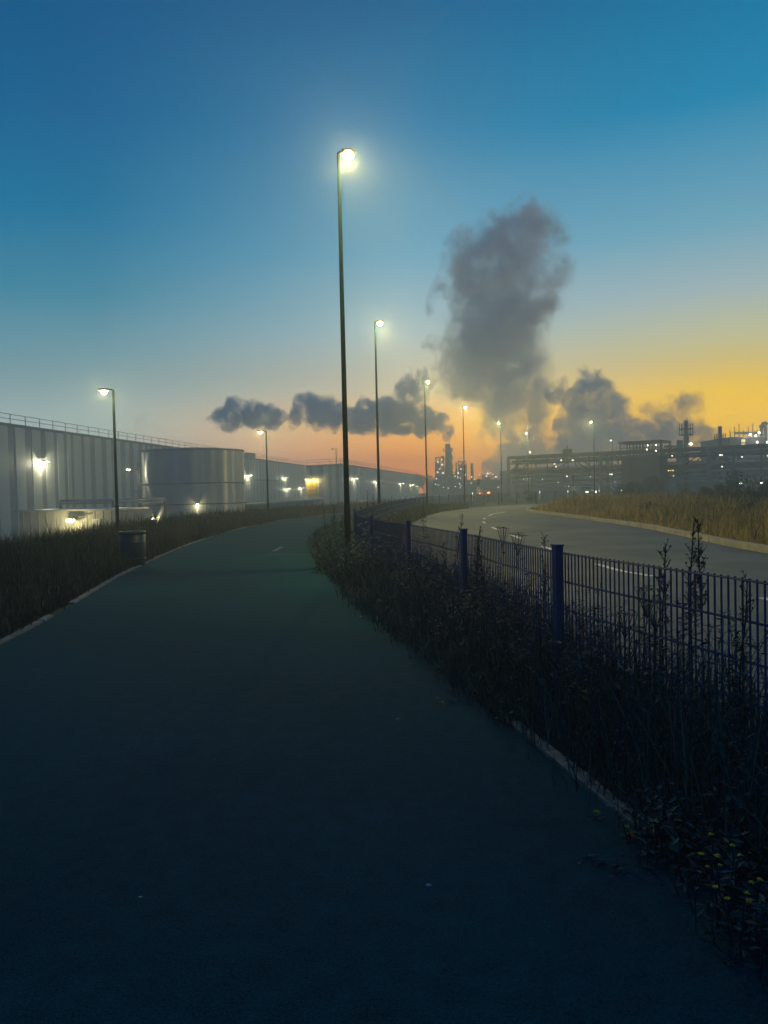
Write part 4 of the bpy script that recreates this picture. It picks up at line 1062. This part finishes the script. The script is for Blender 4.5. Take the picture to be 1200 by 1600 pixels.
for px, top, d, lab, sd_ in ((1012,788,33,'dark weed clump standing in the dry grass below the stair tower',11),(1100,782,30,'dark weed clump in dry grass, right of the twin chimneys',12),(900,783,44,'small dark weed clump in dry grass below the right crossing cross',13),(1165,785,27,'dark weed clump in the dry grass nearest right edge',14)):
    x, y, zt = pb(px, top, d); bush('shrub', lab, 'shrub', x, y, 0, .45, zt, 500, .10, 80+sd_, group='dark clumps in the dry grass')
p = at(662, 743, 290); bush('tree', 'round hazy tree beyond the end of the further hall', 'tree', p.x, 290, 0, 4.5, p.z-1.5, 2200, .6, 61, trunk=1.5)
p = at(676, 750, 285); bush('tree', 'smaller hazy tree right of the round one by the refinery', 'tree', p.x, 285, 0, 2.5, p.z-1, 1200, .5, 62, trunk=1)

# ------------------------------------------------------------------ steam and smoke: real volumes
def plume(name, label, puffs, Y, dens, seed, nscale, amp, col=(.90,.98,1.0), voxel=3.0, edge=.38, detail=4, ani=.2, srate=.2, er=-.70, nc=1.3):
    rg = random.Random(seed); P = []
    for px, py, r, k in puffs:
        c = at(px, py, Y+rg.uniform(-.25,.25)*r*Y/1200); P.append((c, r*Y/1200, k))
    org = P[0][0].copy()
    mb = MB()
    for c, r, k in P: mb.blob(c-org, r*1.22, 20, 12)
    tmp = mb.build('tmp', M_steel); md = tmp.modifiers.new('r', 'REMESH'); md.mode = 'VOXEL'; md.voxel_size = voxel
    dg = bpy.context.evaluated_depsgraph_get(); me = bpy.data.meshes.new_from_object(tmp.evaluated_get(dg)); bpy.data.objects.remove(tmp)
    me.name = name
    m = bpy.data.materials.new(name+'_volume'); m.use_nodes = True; n = m.node_tree.nodes; l = m.node_tree.links; n.clear(); m.cycles.volume_step_rate = srate
    out = n.new('ShaderNodeOutputMaterial'); pv = n.new('ShaderNodeVolumePrincipled'); l.new(pv.outputs[0], out.inputs['Volume'])
    pv.inputs['Color'].default_value = (*col, 1); pv.inputs['Anisotropy'].default_value = ani
    tc = n.new('ShaderNodeTexCoord'); pos = tc.outputs['Object']
    nz = n.new('ShaderNodeTexNoise'); nz.inputs['Scale'].default_value = nscale; nz.inputs['Detail'].default_value = detail; nz.inputs['Roughness'].default_value = .66
    l.new(pos, nz.inputs['Vector'])
    # warp the position a little so that the puffs billow
    sb = n.new('ShaderNodeVectorMath'); sb.operation = 'SUBTRACT'; l.new(nz.outputs['Color'], sb.inputs[0]); sb.inputs[1].default_value = (.5,.5,.5)
    sc_ = n.new('ShaderNodeVectorMath'); sc_.operation = 'SCALE'; sc_.inputs['Scale'].default_value = amp/nscale; l.new(sb.outputs[0], sc_.inputs[0])
    ad_ = n.new('ShaderNodeVectorMath'); ad_.operation = 'ADD'; l.new(pos, ad_.inputs[0]); l.new(sc_.outputs[0], ad_.inputs[1])
    cur = None
    for c, r, k in P:
        d = n.new('ShaderNodeVectorMath'); d.operation = 'DISTANCE'; l.new(ad_.outputs[0], d.inputs[0]); d.inputs[1].default_value = tuple(c-org)
        f = n.new('ShaderNodeMath'); f.operation = 'MULTIPLY_ADD'; l.new(d.outputs['Value'], f.inputs[0]); f.inputs[1].default_value = -k/r; f.inputs[2].default_value = k
        if cur is None: cur = f.outputs[0]
        else:
            x = n.new('ShaderNodeMath'); x.operation = 'MAXIMUM'; l.new(cur, x.inputs[0]); l.new(f.outputs[0], x.inputs[1]); cur = x.outputs[0]
    a = n.new('ShaderNodeMath'); a.operation = 'MULTIPLY_ADD'; a.inputs[1].default_value = nc; l.new(nz.outputs[0], a.inputs[0])
    b = n.new('ShaderNodeMath'); b.operation = 'ADD'; b.inputs[1].default_value = er; l.new(cur, b.inputs[0]); l.new(b.outputs[0], a.inputs[2])
    mr = n.new('ShaderNodeMapRange'); mr.interpolation_type = 'SMOOTHSTEP'; mr.inputs[1].default_value = 0; mr.inputs[2].default_value = edge; mr.inputs[4].default_value = dens
    l.new(a.outputs[0], mr.inputs[0])
    n2 = n.new('ShaderNodeTexNoise'); n2.inputs['Scale'].default_value = nscale*2.3; n2.inputs['Detail'].default_value = 6; n2.inputs['Roughness'].default_value = .62; l.new(ad_.outputs[0], n2.inputs['Vector'])
    m2 = n.new('ShaderNodeMapRange'); m2.inputs[1].default_value = .42; m2.inputs[2].default_value = .62; m2.inputs[3].default_value = .06; m2.inputs[4].default_value = 1.6; l.new(n2.outputs[0], m2.inputs[0])
    mm = n.new('ShaderNodeMath'); mm.operation = 'MULTIPLY'; l.new(mr.outputs[0], mm.inputs[0]); l.new(m2.outputs[0], mm.inputs[1]); l.new(mm.outputs[0], pv.inputs['Density'])
    me.materials.clear(); me.materials.append(m)
    o = bpy.data.objects.new(name, me); C.objects.link(o); o.location = org
    return tag(o, label, 'smoke')
plume('steam_plume', 'huge grey steam column towering over the pipe bridge', [
 (815,728,60,2.3),(811,690,63,1.9),(803,650,72,1.6),(836,700,40,2.4),(790,705,38,2.2),(818,668,58,2.4),(830,640,40,1.6),(770,600,60,1.6),(790,610,84,1),(780,570,95,1),(775,530,100,1),(778,490,98,1),(785,450,92,1),(792,415,84,1),
 (808,382,56,.85),(835,350,46,.85),(856,378,46,.9),(866,420,46,.85),(858,470,42,.75),(738,402,46,.65),(722,560,56,.75),(708,520,44,.6),(705,590,44,.6),(698,548,38,.5),(720,470,50,.7)],
 450, .10, 5, .026, 1.9, voxel=5, edge=.5, detail=8, er=-1.14, nc=2.2)
plume('smoke_trail', 'dark smoke trail blown left from the refinery stack', [
 (700.5,684,7,3.2),(699,678,11,2.6),(695,671,16,2),(686,664,21,1.5),(674,660,24,1.2),(655,656,27,1),(630,652,32,1),(600,649,35,1),(572,650,31,.9),(548,654,25,.8),(520,646,30,.85),(495,646,29,.85),(478,637,24,.8),(458,656,18,.7),(440,652,15,.6),(420,652,24,.75),(395,648,28,.9),(365,647,27,.85),(340,650,19,.6),(642,614,27,.45),(656,594,24,.4)],
 225, .6, 6, .14, .7, er=-.66, voxel=1.2, col=(.82,.92,.97), edge=.24)
plume('steam_cloud', 'smaller grey steam cloud right of the huge column', [
 (925,612,40,.95),(922,640,42,1),(940,655,52,1),(908,670,38,.8),(965,670,42,.9),(990,685,36,.85),(886,696,24,.6),(930,695,60,1),(872,612,20,.5)],
 440, .17, 7, .045, 1.6, voxel=4, er=-.64, edge=.28)
plume('steam_cloud', 'low ragged steam cloud around the platform chimney on the right', [
 (1085,682,36,.95),(1060,685,40,.9),(1030,680,40,.7),(1108,690,26,.9),(1070,645,34,.5),(1050,665,40,.6),(1075,630,28,.45),(1010,660,30,.5)],
 430, .12, 8, .05, 1.6, voxel=4, er=-.66, edge=.28)
plume('steam_cloud', 'faint tiny smoke wisp over the warehouse roof at far left', [(222,656,16,.6),(232,650,14,.55),(245,645,13,.5)], 430, .03, 9, .08, 1.2, voxel=2)

# ------------------------------------------------------------------ haze: one even box of dusk air
mb = MB(); HZT = 15.0; mb.box((0, 142.5, (HZT-4.2)/2), (760, 395, HZT+4.2))
hz = mb.build('haze', None)
hm = bpy.data.materials.new('dusk_air'); hm.use_nodes = True; n = hm.node_tree.nodes; n.clear()
out = n.new('ShaderNodeOutputMaterial'); pv = n.new('ShaderNodeVolumePrincipled'); hm.node_tree.links.new(pv.outputs[0], out.inputs['Volume'])
pv.inputs['Color'].default_value = (.84,.93,.94,1); pv.inputs['Density'].default_value = .0045; pv.inputs['Anisotropy'].default_value = .64
hz.data.materials.clear(); hz.data.materials.append(hm)
tag(hz, kind='stuff')
